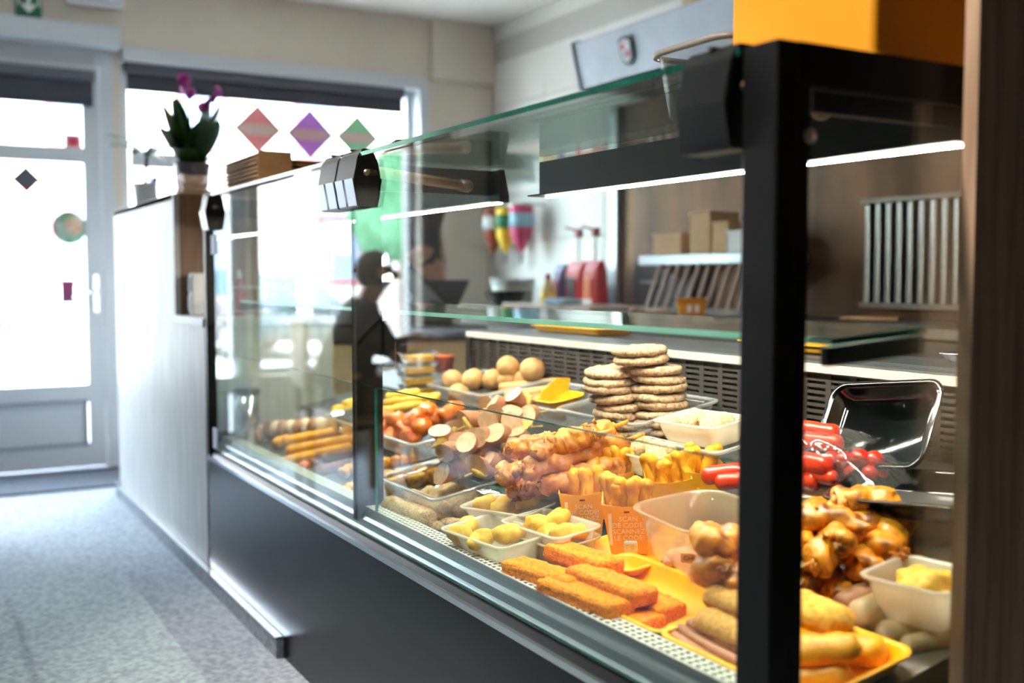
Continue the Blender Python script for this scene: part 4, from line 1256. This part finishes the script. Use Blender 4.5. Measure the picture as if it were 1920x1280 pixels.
t = thing('potted_orchid', 'orchid with broad green leaves and magenta flowers in a grey pot', 'plant', (.22, 3.58, ZK))
ob('pot', m_lathe([(.055, 0), (.06, .01), (.075, .16), (.078, .175), (.07, .175), (.066, .15)], 26), mat('smoky_pot', (112, 104, 104), rough=.25, coat=.4), t)
ob('soil', m_lathe([(.001, .15), (.068, .15), (.068, .158), (.001, .16)], 20), mat('bark_soil', (92, 66, 44), (60, 42, 30), scale=60, rough=.9), t)
for i in range(15):
    a = i * 2.4
    lf = m_leaf((.07, .12, .17, .2)[i % 4], .11, (.30, .30, .24, .16)[i % 4], (.1, .2, .3, .5)[i % 4])
    ob('leaf', lf, M_leaf, t, (.015 * math.cos(a), .015 * math.sin(a), .15), (0, 0, a))
for i, (dx, dy, h) in enumerate(((-.01, .0, .40), (.04, -.03, .34))):
    pts = [(0, 0, .15), (dx * .5, dy * .5, .15 + h * .4), (dx, dy, .15 + h * .75), (dx * 2.2, dy * 2.2, .15 + h * .92)]
    sm = ob('flower_stem', m_tube(pts, [.004, .0035, .003, .0025], 7), M_leaf2, t)
    for j in range(4):
        q = Vector(pts[3]) * (1 - j * .28) + Vector(pts[2]) * (j * .28)
        fl = ob('flower', m_blob(.03, .03, .009, 2, .008, 60, i * 4 + j), M_petal, t, q + Vector((random.uniform(-.015, .015), random.uniform(-.015, .015), random.uniform(-.01, .01))), (random.uniform(.6, 1.6), random.uniform(-1, 1), random.uniform(0, 6)))
t = thing('potted_palm', 'small palm with thin bright leaves on a bare brown stem', 'plant', (.055, 3.72, ZK))
ob('pot', m_lathe([(.04, 0), (.052, .09), (.055, .095), (.048, .095), (.046, .08)], 22), M_white, t)
ob('stem', m_tube([(0, 0, .06), (.004, 0, .14), (.012, 0, .21)], [.009, .008, .008], 8), mat('palm_stem', (120, 92, 70), rough=.8), t)
for i in range(10):
    a = i * 2.4
    ob('leaf', m_leaf(.17 + .03 * (i % 3), .045, .15 - .03 * (i % 4), .35, .3), M_leaf, t, (.012, 0, .205), (0, 0, a))
for i in range(3):
    t = thing('clear_tub', ORD[i] + ' clear plastic tub from the bottom of the stack by the orchid', 'tub', (.16, 3.33, ZK + .028 * i), None, 'clear tubs by the orchid')
    ob('tub', m_tray(.12 - .012 * i, .11, .04, .01, .006, .02), G_tub, t)
    ob('lid', m_box(.118 - .012 * i, .108, .004, (0, 0, .041)), G_lid, t)
t = thing('blue_folder', 'dark blue folder leaning behind the palm on the counter', 'folder', (.13, 3.93, ZK))
ob('cover', m_box(.02, .11, .14, (0, 0, .07), .003), mat('folder_blue', (24, 60, 130), rough=.5), t)
ob('pages', m_box(.012, .104, .134, (.004, 0, .07)), M_white, t)

# ================================================================== BEHIND THE CASE
# low beige cabinet with dark top behind the far end
t = thing('beige_cabinet', 'low beige wooden cabinet with a dark worktop beyond the case', 'cabinet', (.9, 3.3, 0))
o_ = Vector((-.9, -3.3, 0))
ob('carcass', m_bb(.50, 1.29, 3.02, 3.55, .0, .74), M_beigewood, t, o_)
for q in range(2):
    ob('door_board', m_bb(.505 + q * .395, .895 + q * .395, 3.005, 3.02, .06, .735, .002), M_beigewood, t, o_)
ob('worktop', m_bb(.49, 1.30, 2.99, 3.56, .74, .80, .004), mat('dark_worktop', (70, 64, 60), rough=.35), t, o_)
# till screen, slanted
t = thing('till_screen', 'slanted black touch screen on the dark worktop', 'screen', (1.12, 3.25, .80))
ob('base', m_box(.2, .18, .02, (0, 0, .01), .004), M_blackp, t)
ob('neck', m_tube([(.06, 0, .02), (.05, 0, .10)], .02, 12), M_blackp, t)
ob('panel', m_box(.34, .26, .018, (0, 0, 0), .004), M_blackp, t, (.0, 0, .145), (0, math.radians(42), 0))
# drinks dispenser with pale frame
t = thing('drinks_dispenser', 'steel drinks dispenser with a pale frame on the dark worktop', 'dispenser', (.72, 3.28, .80))
ob('body', m_box(.12, .2, .30, (.02, 0, .15), .01), M_steel, t)
ob('frame', m_box(.02, .22, .32, (-.05, 0, .16), .006), M_white, t)
ob('tray', m_box(.12, .16, .012, (-.11, 0, .006), .003), M_alu, t)
# condiment rack on the till counter
t = thing('bottle_rack', 'bright wire rack holding slim sauce bottles on the till counter', 'rack', (.25, 2.72, .868))
for z in (.02, .10):
    for yy in (-.06, .06):
        ob('wire', m_tube([(-.12, yy, z), (.12, yy, z)], .004, 6), M_chrome, t)
    for xx in (-.12, .12):
        ob('wire', m_tube([(xx, -.06, z), (xx, .06, z)], .004, 6), M_chrome, t)
for xx in (-.12, .12):
    for yy in (-.06, .06):
        ob('upright', m_tube([(xx, yy, 0), (xx, yy, .11)], .004, 6), M_chrome, t)
for i, c in enumerate(((176, 40, 60), (196, 190, 60), (90, 150, 60))):
    b = thing('slim_bottle', ['red', 'yellow', 'green'][i] + ' slim sauce bottle in the wire rack', 'bottle', (.17 + i * .08, 2.72, .869))
    ob('bottle', m_lathe([(.018, 0), (.02, .01), (.02, .09), (.008, .115), (.008, .13)], 16), mat('slim_%d' % i, c, rough=.3), b)
    ob('cap', m_lathe([(.009, .13), (.009, .145), (.004, .16)], 12), M_white, b)

# back counter, splash panel, hood
t = thing('back_counter', 'long dark steel worktop against the back wall', 'counter', (2.09, 2.2, 0))
o_ = Vector((-2.09, -2.2, 0))
ob('worktop', m_bb(1.80, 2.372, -.06, 4.3, .815, .85, .004), M_steeldull, t, o_)
for q in range(5):
    ob('cabinet_front', m_bb(1.84, 1.86, -.04 + q * .87, .82 + q * .87, .08, .81, .003), mat('kitchen_front', (96, 90, 84), rough=.5), t, o_)
ob('carcass', m_bb(1.86, 2.36, -.05, 4.28, 0, .814), M_blackm, t, o_)
t = thing('splash_panel', 'brownish steel splash panel behind the fryers with a bright edge', 'panel', (2.34, 1.7, .85))
o_ = Vector((-2.34, -1.7, -.85))
ob('sheet', m_bb(2.335, 2.36, -.06, 3.46, .852, 1.87), mat('warm_reflection_steel', (118, 82, 54), (64, 43, 28), scale=5, rough=.4, metal=.6, stretch=(1, 1, .3)), t, o_)  # brown base colour paints the warm reflection in the steel
ob('edge', m_bb(2.30, 2.362, 3.46, 3.52, .852, 1.87), M_alu, t, o_)
t = thing('extractor_hood', 'brushed steel extractor hood with a shield badge above the fryers', 'hood', (2.1, 1.6, 1.88))
o_ = Vector((-2.1, -1.6, -1.88))
ob('canopy', m_prism([(1.95, 1.885), (1.90, 2.085), (1.93, 2.10), (2.37, 2.10), (2.37, 1.885)], 3.3), mat('hood_steel', (150, 154, 160), (136, 140, 146), scale=6, rough=.5, metal=.55), t, Vector((0, 1.6, 0)) + o_)
ob('end_plate', m_prism([(1.94, 1.875), (1.885, 2.09), (1.93, 2.11), (2.37, 2.11), (2.37, 1.875)], .012), mat('pale_end', (206, 214, 226), rough=.4), t, Vector((0, 3.257, 0)) + o_)
ob('filter', m_bb(1.99, 2.34, 0, 3.2, 1.872, 1.885), mat('filter_dark', (40, 38, 38), rough=.5, metal=.5), t, o_)
bd = ob('badge', m_prism([(-.05, .05), (-.03, .062), (0, .066), (.03, .062), (.05, .05), (.045, -.03), (.025, -.055), (0, -.064), (-.025, -.055), (-.045, -.03)], .008), mat('badge_black', (28, 24, 26), rough=.4), t, Vector((1.918, 2.85, 1.985)) + o_, Matrix.Rotation(math.radians(-14), 3, 'Y') @ Matrix.Rotation(-PI / 2, 3, 'Z'))
ob('badge_field', m_prism([(-.037, .04), (0, .052), (.037, .04), (.032, -.026), (0, -.048), (-.032, -.026)], .003), mat('badge_grey', (196, 196, 202), rough=.4), bd, (0, -.006, 0))
for q, (x, z, c) in enumerate(((-.016, .022, (206, 60, 70)), (.016, .02, (236, 236, 240)), (-.01, -.012, (150, 170, 170)), (.016, -.012, (206, 90, 120)))):
    ob('badge_patch', m_box(.024, .002, .022, (x, 0, z)), mat('badge_patch_%d' % q, c, rough=.5), bd, (0, -.009, 0))
t = thing('wall_cupboard', 'beige wooden cupboard above the extractor hood', 'cupboard', (2.2, 1.3, 2.12))
ob('carcass', m_bb(-.1, .17, -1.3, 1.38, .0, .42), M_beigewood, t)
for q in range(4):
    ob('door_board', m_bb(-.118, -.1, -1.295 + q * .67, -.63 + q * .67, .003, .417, .002), M_beigewood, t)
# steel wall shelf with pale boxes
t = thing('wall_shelf', 'steel shelf on the splash panel carrying pale boxes', 'shelf', (2.2, 2.56, 1.10))
ob('board', m_box(.26, .80, .045, (0, 0, -.02), .004), M_alu, t)
for yy in (-.3, .3):
    ob('bracket', m_prism([(-.1, -.045), (.13, -.045), (.13, -.16)], .01), M_steeldull, t, (0, yy, 0))
M_palebox = mat('pale_box_card', (226, 184, 136), (214, 170, 122), scale=10, rough=.7)
for i, (y, wd, h, lab) in enumerate(((2.78, .20, .085, 'low pale box at the left end of the steel wall shelf'), (2.56, .13, .165, 'tall pale box in the middle of the steel wall shelf'), (2.43, .1, .12, 'medium pale box behind the white one on the wall shelf'), (2.33, .13, .08, 'low white box on the wall shelf beside the corner post'))):
    b = thing('storage_box', lab, 'box', (2.17, y, 1.1035), None, 'boxes on the wall shelf')
    ob('carton', m_box(.16, wd, h, (0, 0, h / 2), .003), M_palebox if i < 3 else M_white, b)
    ob('lid', m_box(.166, wd + .006, .012, (0, 0, h + .004), .002), M_palebox if i < 3 else M_white, b)
# vertical bar vent
t = thing('vent_grille', 'steel grease vent with upright bars behind the fryer', 'vent', (2.25, 1.60, .90))
ob('backing', m_box(.02, .44, .40, (.03, 0, .19)), M_gap, t)
for i in range(9):
    ob('bar', m_box(.03, .022, .36, (0, -.19 + i * .0475, .19), .004), M_steel, t)
ob('rail', m_box(.04, .44, .02, (0, 0, .0), .003), M_steeldull, t)
ob('rail', m_box(.04, .44, .02, (0, 0, .38), .003), M_steeldull, t)
# slanted wooden-toned basket rack under the shelf
t = thing('basket_rack', 'slanted slatted rack under the wall shelf', 'rack', (2.05, 2.45, .852), R(0, 0))
for i in range(12):
    ob('slat', m_box(.012, .022, .25, (0, 0, 0), .003), mat('slat_brown', (150, 118, 92), rough=.5), t, (.0, -.36 + i * .066, .12), (0, math.radians(22), math.radians(0)))
ob('rail', m_box(.014, .82, .02, (.05, 0, .232)), M_steeldull, t)
ob('rail', m_box(.014, .82, .02, (-.045, 0, .012)), M_steeldull, t)
t = thing('dark_fryer_lid', 'dark fryer lid standing against the splash panel', 'lid', (2.22, 3.02, .852))
ob('plate', loft([rr(.44, .24, .05, 0), rr(.44, .24, .05, .012)], True, True, False), mat('dark_lid', (54, 44, 42), rough=.4), t, (.03, 0, .13), (PI / 2, 0, PI / 2))
ob('grip', m_tube([(0, -.08, .13), (-.03, -.08, .13), (-.03, .08, .13), (0, .08, .13)], .006, 8), M_steeldull, t)
for i, (x, y, yaw, lab) in enumerate(((1.95, 2.83, 60, 'wooden ladle handle on the back worktop left'), (1.87, 2.58, 75, 'wooden handle on the back worktop by the yellow carton'), (1.95, 1.52, 80, 'thin wooden spoon in front of the vent'))):
    s_ = thing('kitchen_spoon', lab, 'spoon', (x, y, .862), R(yaw))
    ob('handle', m_tube([(-.14, 0, .006), (.1, 0, .0)], .008, 8), mat('spoon_wood', (190, 146, 100), rough=.6), s_)
    ob('bowl', m_blob(.03, .02, .009, 2, 0, 1, 0), MATS['spoon_wood'], s_, (.12, 0, 0))
# yellow snack carton on the back worktop, trays on the rear ledge, spoon
t = thing('snack_carton', 'small open yellow snack carton on the back worktop', 'carton', (1.86, 2.33, .8505), R(-35))
ob('carton', m_tray(.12, .09, .07, .012, .001, .006), M_yellowcard, t)
ob('contents', m_box(.09, .07, .02, (0, 0, .055), .006), M_cardin, t)
for q in range(2):
    ob('print', m_box(.016, .001, .03), M_wprint, t, (-.012 + q * .03, -.0425, .03), (.12, 0, 0))
for i, (y, L_) in enumerate(((1.72, .36), (.79, .33))):
    tag(ob('yellow_tray', m_tray(.14, L_, .022, .01, .005, .015), M_yellow, None, (.93, y, .8335), R(0)), ['farther', 'nearer'][i] + ' shallow yellow tray on the pale rear ledge', 'tray')
t = thing('serving_spoon', 'shiny steel serving spoon on the rear ledge by the partition', 'spoon', (.86, .33, .842), R(-30))
ob('bowl', m_lathe([(.001, 0), (.03, .004), (.045, .018), (.046, .02), (.042, .019), (.028, .007), (.001, .003)], 22, True, 1.2, .75), M_chrome, t)
ob('handle', m_tube([(.05, 0, .018), (.12, 0, .03), (.2, 0, .028)], [.005, .004, .005], 8), M_chrome, t)

# sauces on the back worktop
for i, (x, y, wd, h, c, c2, lab) in enumerate(((2.12, 3.38, .13, .235, (226, 8, 16), (240, 120, 40), 'tall red sauce pouch with pump beside the bright steel edge'), (2.12, 3.53, .14, .235, (220, 8, 16), (60, 56, 70), 'tall red sauce pouch with dark shield print and pump'),
                                              (2.14, 3.71, .09, .22, (70, 54, 120), (150, 30, 50), 'tall purple and red sauce pouch at the left end'))):
    b = thing('sauce_pouch', lab, 'pouch', (x, y, .8505))
    ob('pouch', loft([rr(.09, wd, .02, 0), rr(.10, wd, .03, .03), rr(.07, wd, .02, h * .8), rr(.015, wd, .005, h)], True, True, False), mat('pouch_%d' % i, c, rough=.35), b)
    ob('print', m_box(.004, wd * .5, h * .45, (-.05, 0, h * .42), .002), mat('pouch_print_%d' % i, c2, rough=.4), b)
    ob('white_label', m_box(.004, wd * .7, .03, (-.053, 0, .03), .001), M_white, b)
    if i < 2:
        pm = ob('pump', m_tube([(0, 0, h), (0, 0, h + .14)], .006, 8), M_white, b)
        ob('pump_head', m_box(.03, .045, .045, (0, 0, h + .14), .006), mat('pump_red', (176, 30, 40), rough=.4), pm)
        ob('spout', m_tube([(0, 0, h + .15), (-.05, .05, h + .17)], .006, 8), MATS['pump_red'], pm)
b = thing('sauce_bottle', 'pale yellow sauce bottle in front of the purple pouch', 'bottle', (2.02, 3.66, .8505))
ob('bottle', m_lathe([(.035, 0), (.04, .01), (.04, .09), (.02, .13), (.018, .14)], 18), mat('bottle_yellow', (226, 206, 130), rough=.35), b)
ob('label_band', m_lathe([(.041, .03), (.041, .075)], 18), mat('band_yellow', (236, 200, 30), rough=.5), b)
ob('cap', m_lathe([(.016, .14), (.014, .165), (.004, .175)], 14), mat('pump_red', (176, 30, 40)), b)
# hanging sauce bottles in the corner
t = thing('bottle_rail', 'steel rail on the back wall carrying upturned sauce bottles', 'rail', (2.33, 4.5, 1.42))
ob('rail', m_tube([(-.08, -.25, 0), (-.08, .25, 0)], .008, 8), M_steel, t)
for yy in (-.24, .24):
    ob('arm', m_tube([(-.08, yy, 0), (.04, yy, 0)], .007, 8), M_steel, t)
for i, (y, c, lab) in enumerate(((4.66, (150, 66, 36), 'upturned brown sauce bottle with white label'), (4.5, (240, 196, 30), 'upturned yellow sauce bottle with a green band'), (4.32, (206, 44, 96), 'upturned pink and pale blue sauce bottle'))):
    b = thing('hanging_bottle', lab + ' hanging in the corner', 'bottle', (2.25, y, 1.12))
    s_ = 1.15 if i == 2 else 1
    ob('bottle', m_lathe([(.008, 0), (.01, .03), (.022, .05), (.055 * s_, .12), (.06 * s_, .2), (.06 * s_, .285), (.05 * s_, .295)], 20), mat('hang_%d' % i, c, rough=.35), b)
    ob('label_band', m_lathe([(.061 * s_, .17), (.061 * s_, .25)], 20), mat('hang_label_%d' % i, ((226, 226, 226), (40, 120, 70), (150, 190, 210))[i], rough=.5), b)
    ob('nozzle', m_lathe([(.004, -.04), (.012, 0), (.012, .02)], 12), M_grey, b)
b = thing('white_bucket', 'white plastic bucket with a green label on the back worktop', 'bucket', (2.08, 4.12, .8505))
ob('bucket', m_lathe([(.1, 0), (.125, .14), (.13, .145), (.12, .145), (.11, .02)], 28), M_white, b)
ob('label_band', m_lathe([(.1055, .03), (.1205, .115)], 28), mat('bucket_label', (190, 216, 176), (226, 226, 200), scale=20, rough=.5), b)
b = thing('black_bowl', 'black mixing bowl on the back worktop', 'bowl', (1.98, 4.22, .8505))
ob('bowl', m_lathe([(.05, 0), (.09, .03), (.11, .08), (.113, .08), (.105, .078), (.085, .034), (.045, .008)], 24), M_blackp, b)
b.location = (1.93, 3.94, .8505)
tag(ob('cutting_board', m_box(.3, .8, .022, (0, 0, 0), .004), mat('pink_board', (230, 206, 190), rough=.6), None, (1.98, 3.40, .8615)), 'long pale pink cutting board on the back worktop', 'board')
tag(ob('cleaning_cloth', disp(m_bar(.12, .16, .03, .01, 0, 1, 0, 8), .006, 30, 3), mat('cloth_blue', (176, 200, 220), rough=.9), None, (1.88, 3.30, .888)), 'folded pale blue cloth on the cutting board', 'cloth')


# ================================================================== PEOPLE
def skin_mesh(nodes, edges, sub=2):
    """nodes: name -> (x, y, z, rx, ry); first is the root"""
    names = list(nodes)
    me = bpy.data.meshes.new('body')
    me.from_pydata([nodes[n][:3] for n in names], [(names.index(a), names.index(b)) for a, b in edges], [])
    o = bpy.data.objects.new('tmp', me)
    COL.objects.link(o)
    sk = o.modifiers.new('skin', 'SKIN')
    sk.use_smooth_shade = True
    for i, n in enumerate(names):
        v = me.skin_vertices[0].data[i]
        v.radius = nodes[n][3:5]
        v.use_root = i == 0
    sb = o.modifiers.new('sub', 'SUBSURF')
    sb.levels = sub
    dg = bpy.context.evaluated_depsgraph_get()
    out = bpy.data.meshes.new_from_object(o.evaluated_get(dg))
    bpy.data.objects.remove(o)
    for p in out.polygons:
        p.use_smooth = True
    return out


M_skin = mat('skin', (206, 150, 120), (196, 138, 108), scale=20, rough=.5, sub=.05)
M_hair = mat('brown_hair', (74, 50, 36), (50, 34, 26), scale=80, rough=.6)
M_top = mat('dark_plum_top', (44, 32, 48), (34, 24, 38), scale=30, rough=.85)
M_trouser = mat('dark_navy_trousers', (24, 30, 48), rough=.85)


def person_parts(root, N, E, arms, legs, torso, hair_at, feat):
    ob('body', skin_mesh(N, E), M_skin, root)
    inc = lambda ks, g: {k: N[k][:3] + (N[k][3] + g, N[k][4] + g) for k in ks}
    ob('top', skin_mesh(inc(torso, .014), [e for e in E if e[0] in torso and e[1] in torso]), M_top, root)
    ob('trousers', skin_mesh(inc(legs, .012), [e for e in E if e[0] in legs and e[1] in legs]), M_trouser, root)
    ob('hair', m_blob(.098, .088, .098, 3, .008, 30, 3), M_hair, root, hair_at)


def hand(N, E, w, d, s):
    """palm beyond wrist w in direction d (x, z), five short fingers"""
    x, y, z = N[w][:3]
    p = 'palm' + s
    N[p] = (x + d[0] * .06, y, z + d[1] * .06, .034, .016)
    E.append((w, p))
    for i, (dy, l) in enumerate(((-.026, .05), (-.009, .062), (.009, .06), (.025, .048))):
        a, b = 'f%d' % i + s, 'g%d' % i + s
        N[a] = (x + d[0] * .10, y + dy, z + d[1] * .10 - .004, .009, .009)
        N[b] = (x + d[0] * (.10 + l), y + dy * 1.15, z + d[1] * (.10 + l) - .022, .0075, .0075)
        E.extend([(p, a), (a, b)])
    sg = 1 if s == 'L' else -1
    N['t1' + s] = (x + d[0] * .06, y - sg * .04, z + d[1] * .06 - .004, .010, .010)
    N['t2' + s] = (x + d[0] * .095, y - sg * .052, z + d[1] * .09 - .014, .0085, .0085)
    E.extend([(p, 't1' + s), ('t1' + s, 't2' + s)])


def face_bits(root, hx, hz, fwd=-1):
    for s in (-1, 1):
        e = ob('eye', m_blob(.012, .012, .010, 2, 0, 1), M_white, root, (hx + fwd * .083, s * .032, hz + .005))
        ob('pupil', m_blob(.005, .005, .005, 2, 0, 1), M_blackp, e, (fwd * .009, 0, 0))
        ob('ear', m_blob(.016, .008, .03, 2, .002, 40), M_skin, root, (hx + .005, s * .086, hz))
    ob('mouth', m_blob(.006, .024, .006, 2, 0, 1), mat('lips', (176, 96, 90), rough=.5), root, (hx + fwd * .088, 0, hz - .062))


# standing worker, seen from the side, facing the till (local -x)
N = {'pelvis': (0, 0, .95, .13, .16), 'waist': (-.02, 0, 1.1, .115, .15), 'chest': (-.05, 0, 1.30, .13, .17), 'neckb': (-.09, 0, 1.43, .06, .065), 'neck': (-.115, 0, 1.49, .05, .055),
     'head': (-.14, 0, 1.575, .09, .078), 'crown': (-.135, 0, 1.635, .065, .06), 'jaw': (-.19, 0, 1.525, .045, .04), 'nose': (-.25, 0, 1.565, .011, .012)}
E = [('pelvis', 'waist'), ('waist', 'chest'), ('chest', 'neckb'), ('neckb', 'neck'), ('neck', 'head'), ('head', 'crown'), ('head', 'jaw'), ('head', 'nose')]
for s, sg in (('L', 1), ('R', -1)):
    N.update({'sho' + s: (-.06, sg * .18, 1.38, .06, .06), 'elb' + s: (-.12, sg * .23, 1.12, .045, .045), 'wri' + s: (-.34, sg * .16, 1.03, .028, .03),
              'hip' + s: (0, sg * .09, .88, .085, .085), 'kne' + s: (-.01, sg * .1, .48, .06, .06), 'ank' + s: (.02, sg * .1, .09, .042, .042), 'toe' + s: (-.12, sg * .11, .035, .04, .035)})
    E += [('chest', 'sho' + s), ('sho' + s, 'elb' + s), ('elb' + s, 'wri' + s), ('pelvis', 'hip' + s), ('hip' + s, 'kne' + s), ('kne' + s, 'ank' + s), ('ank' + s, 'toe' + s)]
    hand(N, E, 'wri' + s, (-.97, -.2), s)
t = thing('person', 'person in a dark plum top working behind the counter, facing left', 'person', (1.46, 3.99, 0), R(8))
person_parts(t, N, E, None, ['pelvis', 'hipL', 'kneL', 'ankL', 'hipR', 'kneR', 'ankR'], ['pelvis', 'waist', 'chest', 'neckb', 'shoL', 'elbL', 'shoR', 'elbR'], (-.118, 0, 1.605), None)
face_bits(t, -.14, 1.585)
for s in (-1, 1):
    ob('shoe', m_capsule(.26, .045, 0, 0, 1, 0, 14, 16, .8), M_blackp, t, (-.05, s * .105, .036))

# seated customer by the second window, seen mirrored in the front glass
N = {'pelvis': (0, 0, .50, .12, .15), 'waist': (-.03, 0, .64, .11, .14), 'chest': (-.10, 0, .84, .12, .16), 'neckb': (-.15, 0, .96, .06, .06), 'neck': (-.18, 0, 1.01, .05, .05),
     'head': (-.21, 0, 1.09, .09, .078), 'crown': (-.205, 0, 1.14, .065, .06), 'jaw': (-.265, 0, 1.045, .045, .04), 'nose': (-.32, 0, 1.08, .011, .012)}
E = [('pelvis', 'waist'), ('waist', 'chest'), ('chest', 'neckb'), ('neckb', 'neck'), ('neck', 'head'), ('head', 'crown'), ('head', 'jaw'), ('head', 'nose')]
for s, sg in (('L', 1), ('R', -1)):
    N.update({'sho' + s: (-.11, sg * .17, .90, .06, .06), 'elb' + s: (-.24, sg * .21, .70, .045, .045), 'wri' + s: (-.46, sg * .12, .775, .028, .03),
              'hip' + s: (-.06, sg * .1, .50, .085, .085), 'kne' + s: (-.45, sg * .12, .50, .062, .062), 'ank' + s: (-.44, sg * .12, .09, .042, .042), 'toe' + s: (-.56, sg * .13, .035, .04, .035)})
    E += [('chest', 'sho' + s), ('sho' + s, 'elb' + s), ('elb' + s, 'wri' + s), ('pelvis', 'hip' + s), ('hip' + s, 'kne' + s), ('kne' + s, 'ank' + s), ('ank' + s, 'toe' + s)]
    hand(N, E, 'wri' + s, (-1, .0), s)
t = thing('person', 'person in dark clothes sitting at the small table, mirrored in the glass', 'person', (-.82, 3.6, 0), R(10))
person_parts(t, N, E, None, ['pelvis', 'hipL', 'kneL', 'ankL', 'hipR', 'kneR', 'ankR'], ['pelvis', 'waist', 'chest', 'neckb', 'shoL', 'elbL', 'shoR', 'elbR'], (-.188, 0, 1.115), None)
t.scale = (.93, .93, .93)
face_bits(t, -.21, 1.10)
for s in (-1, 1):
    ob('shoe', m_capsule(.26, .045, 0, 0, 1, 0, 14, 16, .8), M_blackp, t, (-.49, s * .12, .036))
t = thing('dining_chair', 'dark wooden chair under the seated person', 'chair', (-.82, 3.6, 0), R(10))
ob('seat', m_box(.40, .40, .03, (-.03, 0, .37), .008), M_woodbrown, t)
ob('backrest', m_box(.025, .38, .3, (.165, 0, .66), .008), M_woodbrown, t)
for sx in (-.2, .15):
    for sy in (-.17, .17):
        ob('leg', m_bb(sx - .018, sx + .018, sy - .018, sy + .018, 0, .355 if sx < 0 else .6), M_woodbrown, t)
t = thing('bistro_table', 'small square table beside the second window', 'table', (-1.48, 3.48, 0), R(10))
ob('table_top', m_box(.5, .6, .03, (0, 0, .735), .006), M_woodlight, t)
ob('column', m_tube([(0, 0, .02), (0, 0, .72)], .035, 14), M_blackm, t)
ob('foot', m_lathe([(.2, 0), (.2, .012), (.04, .03)], 24), M_blackm, t)
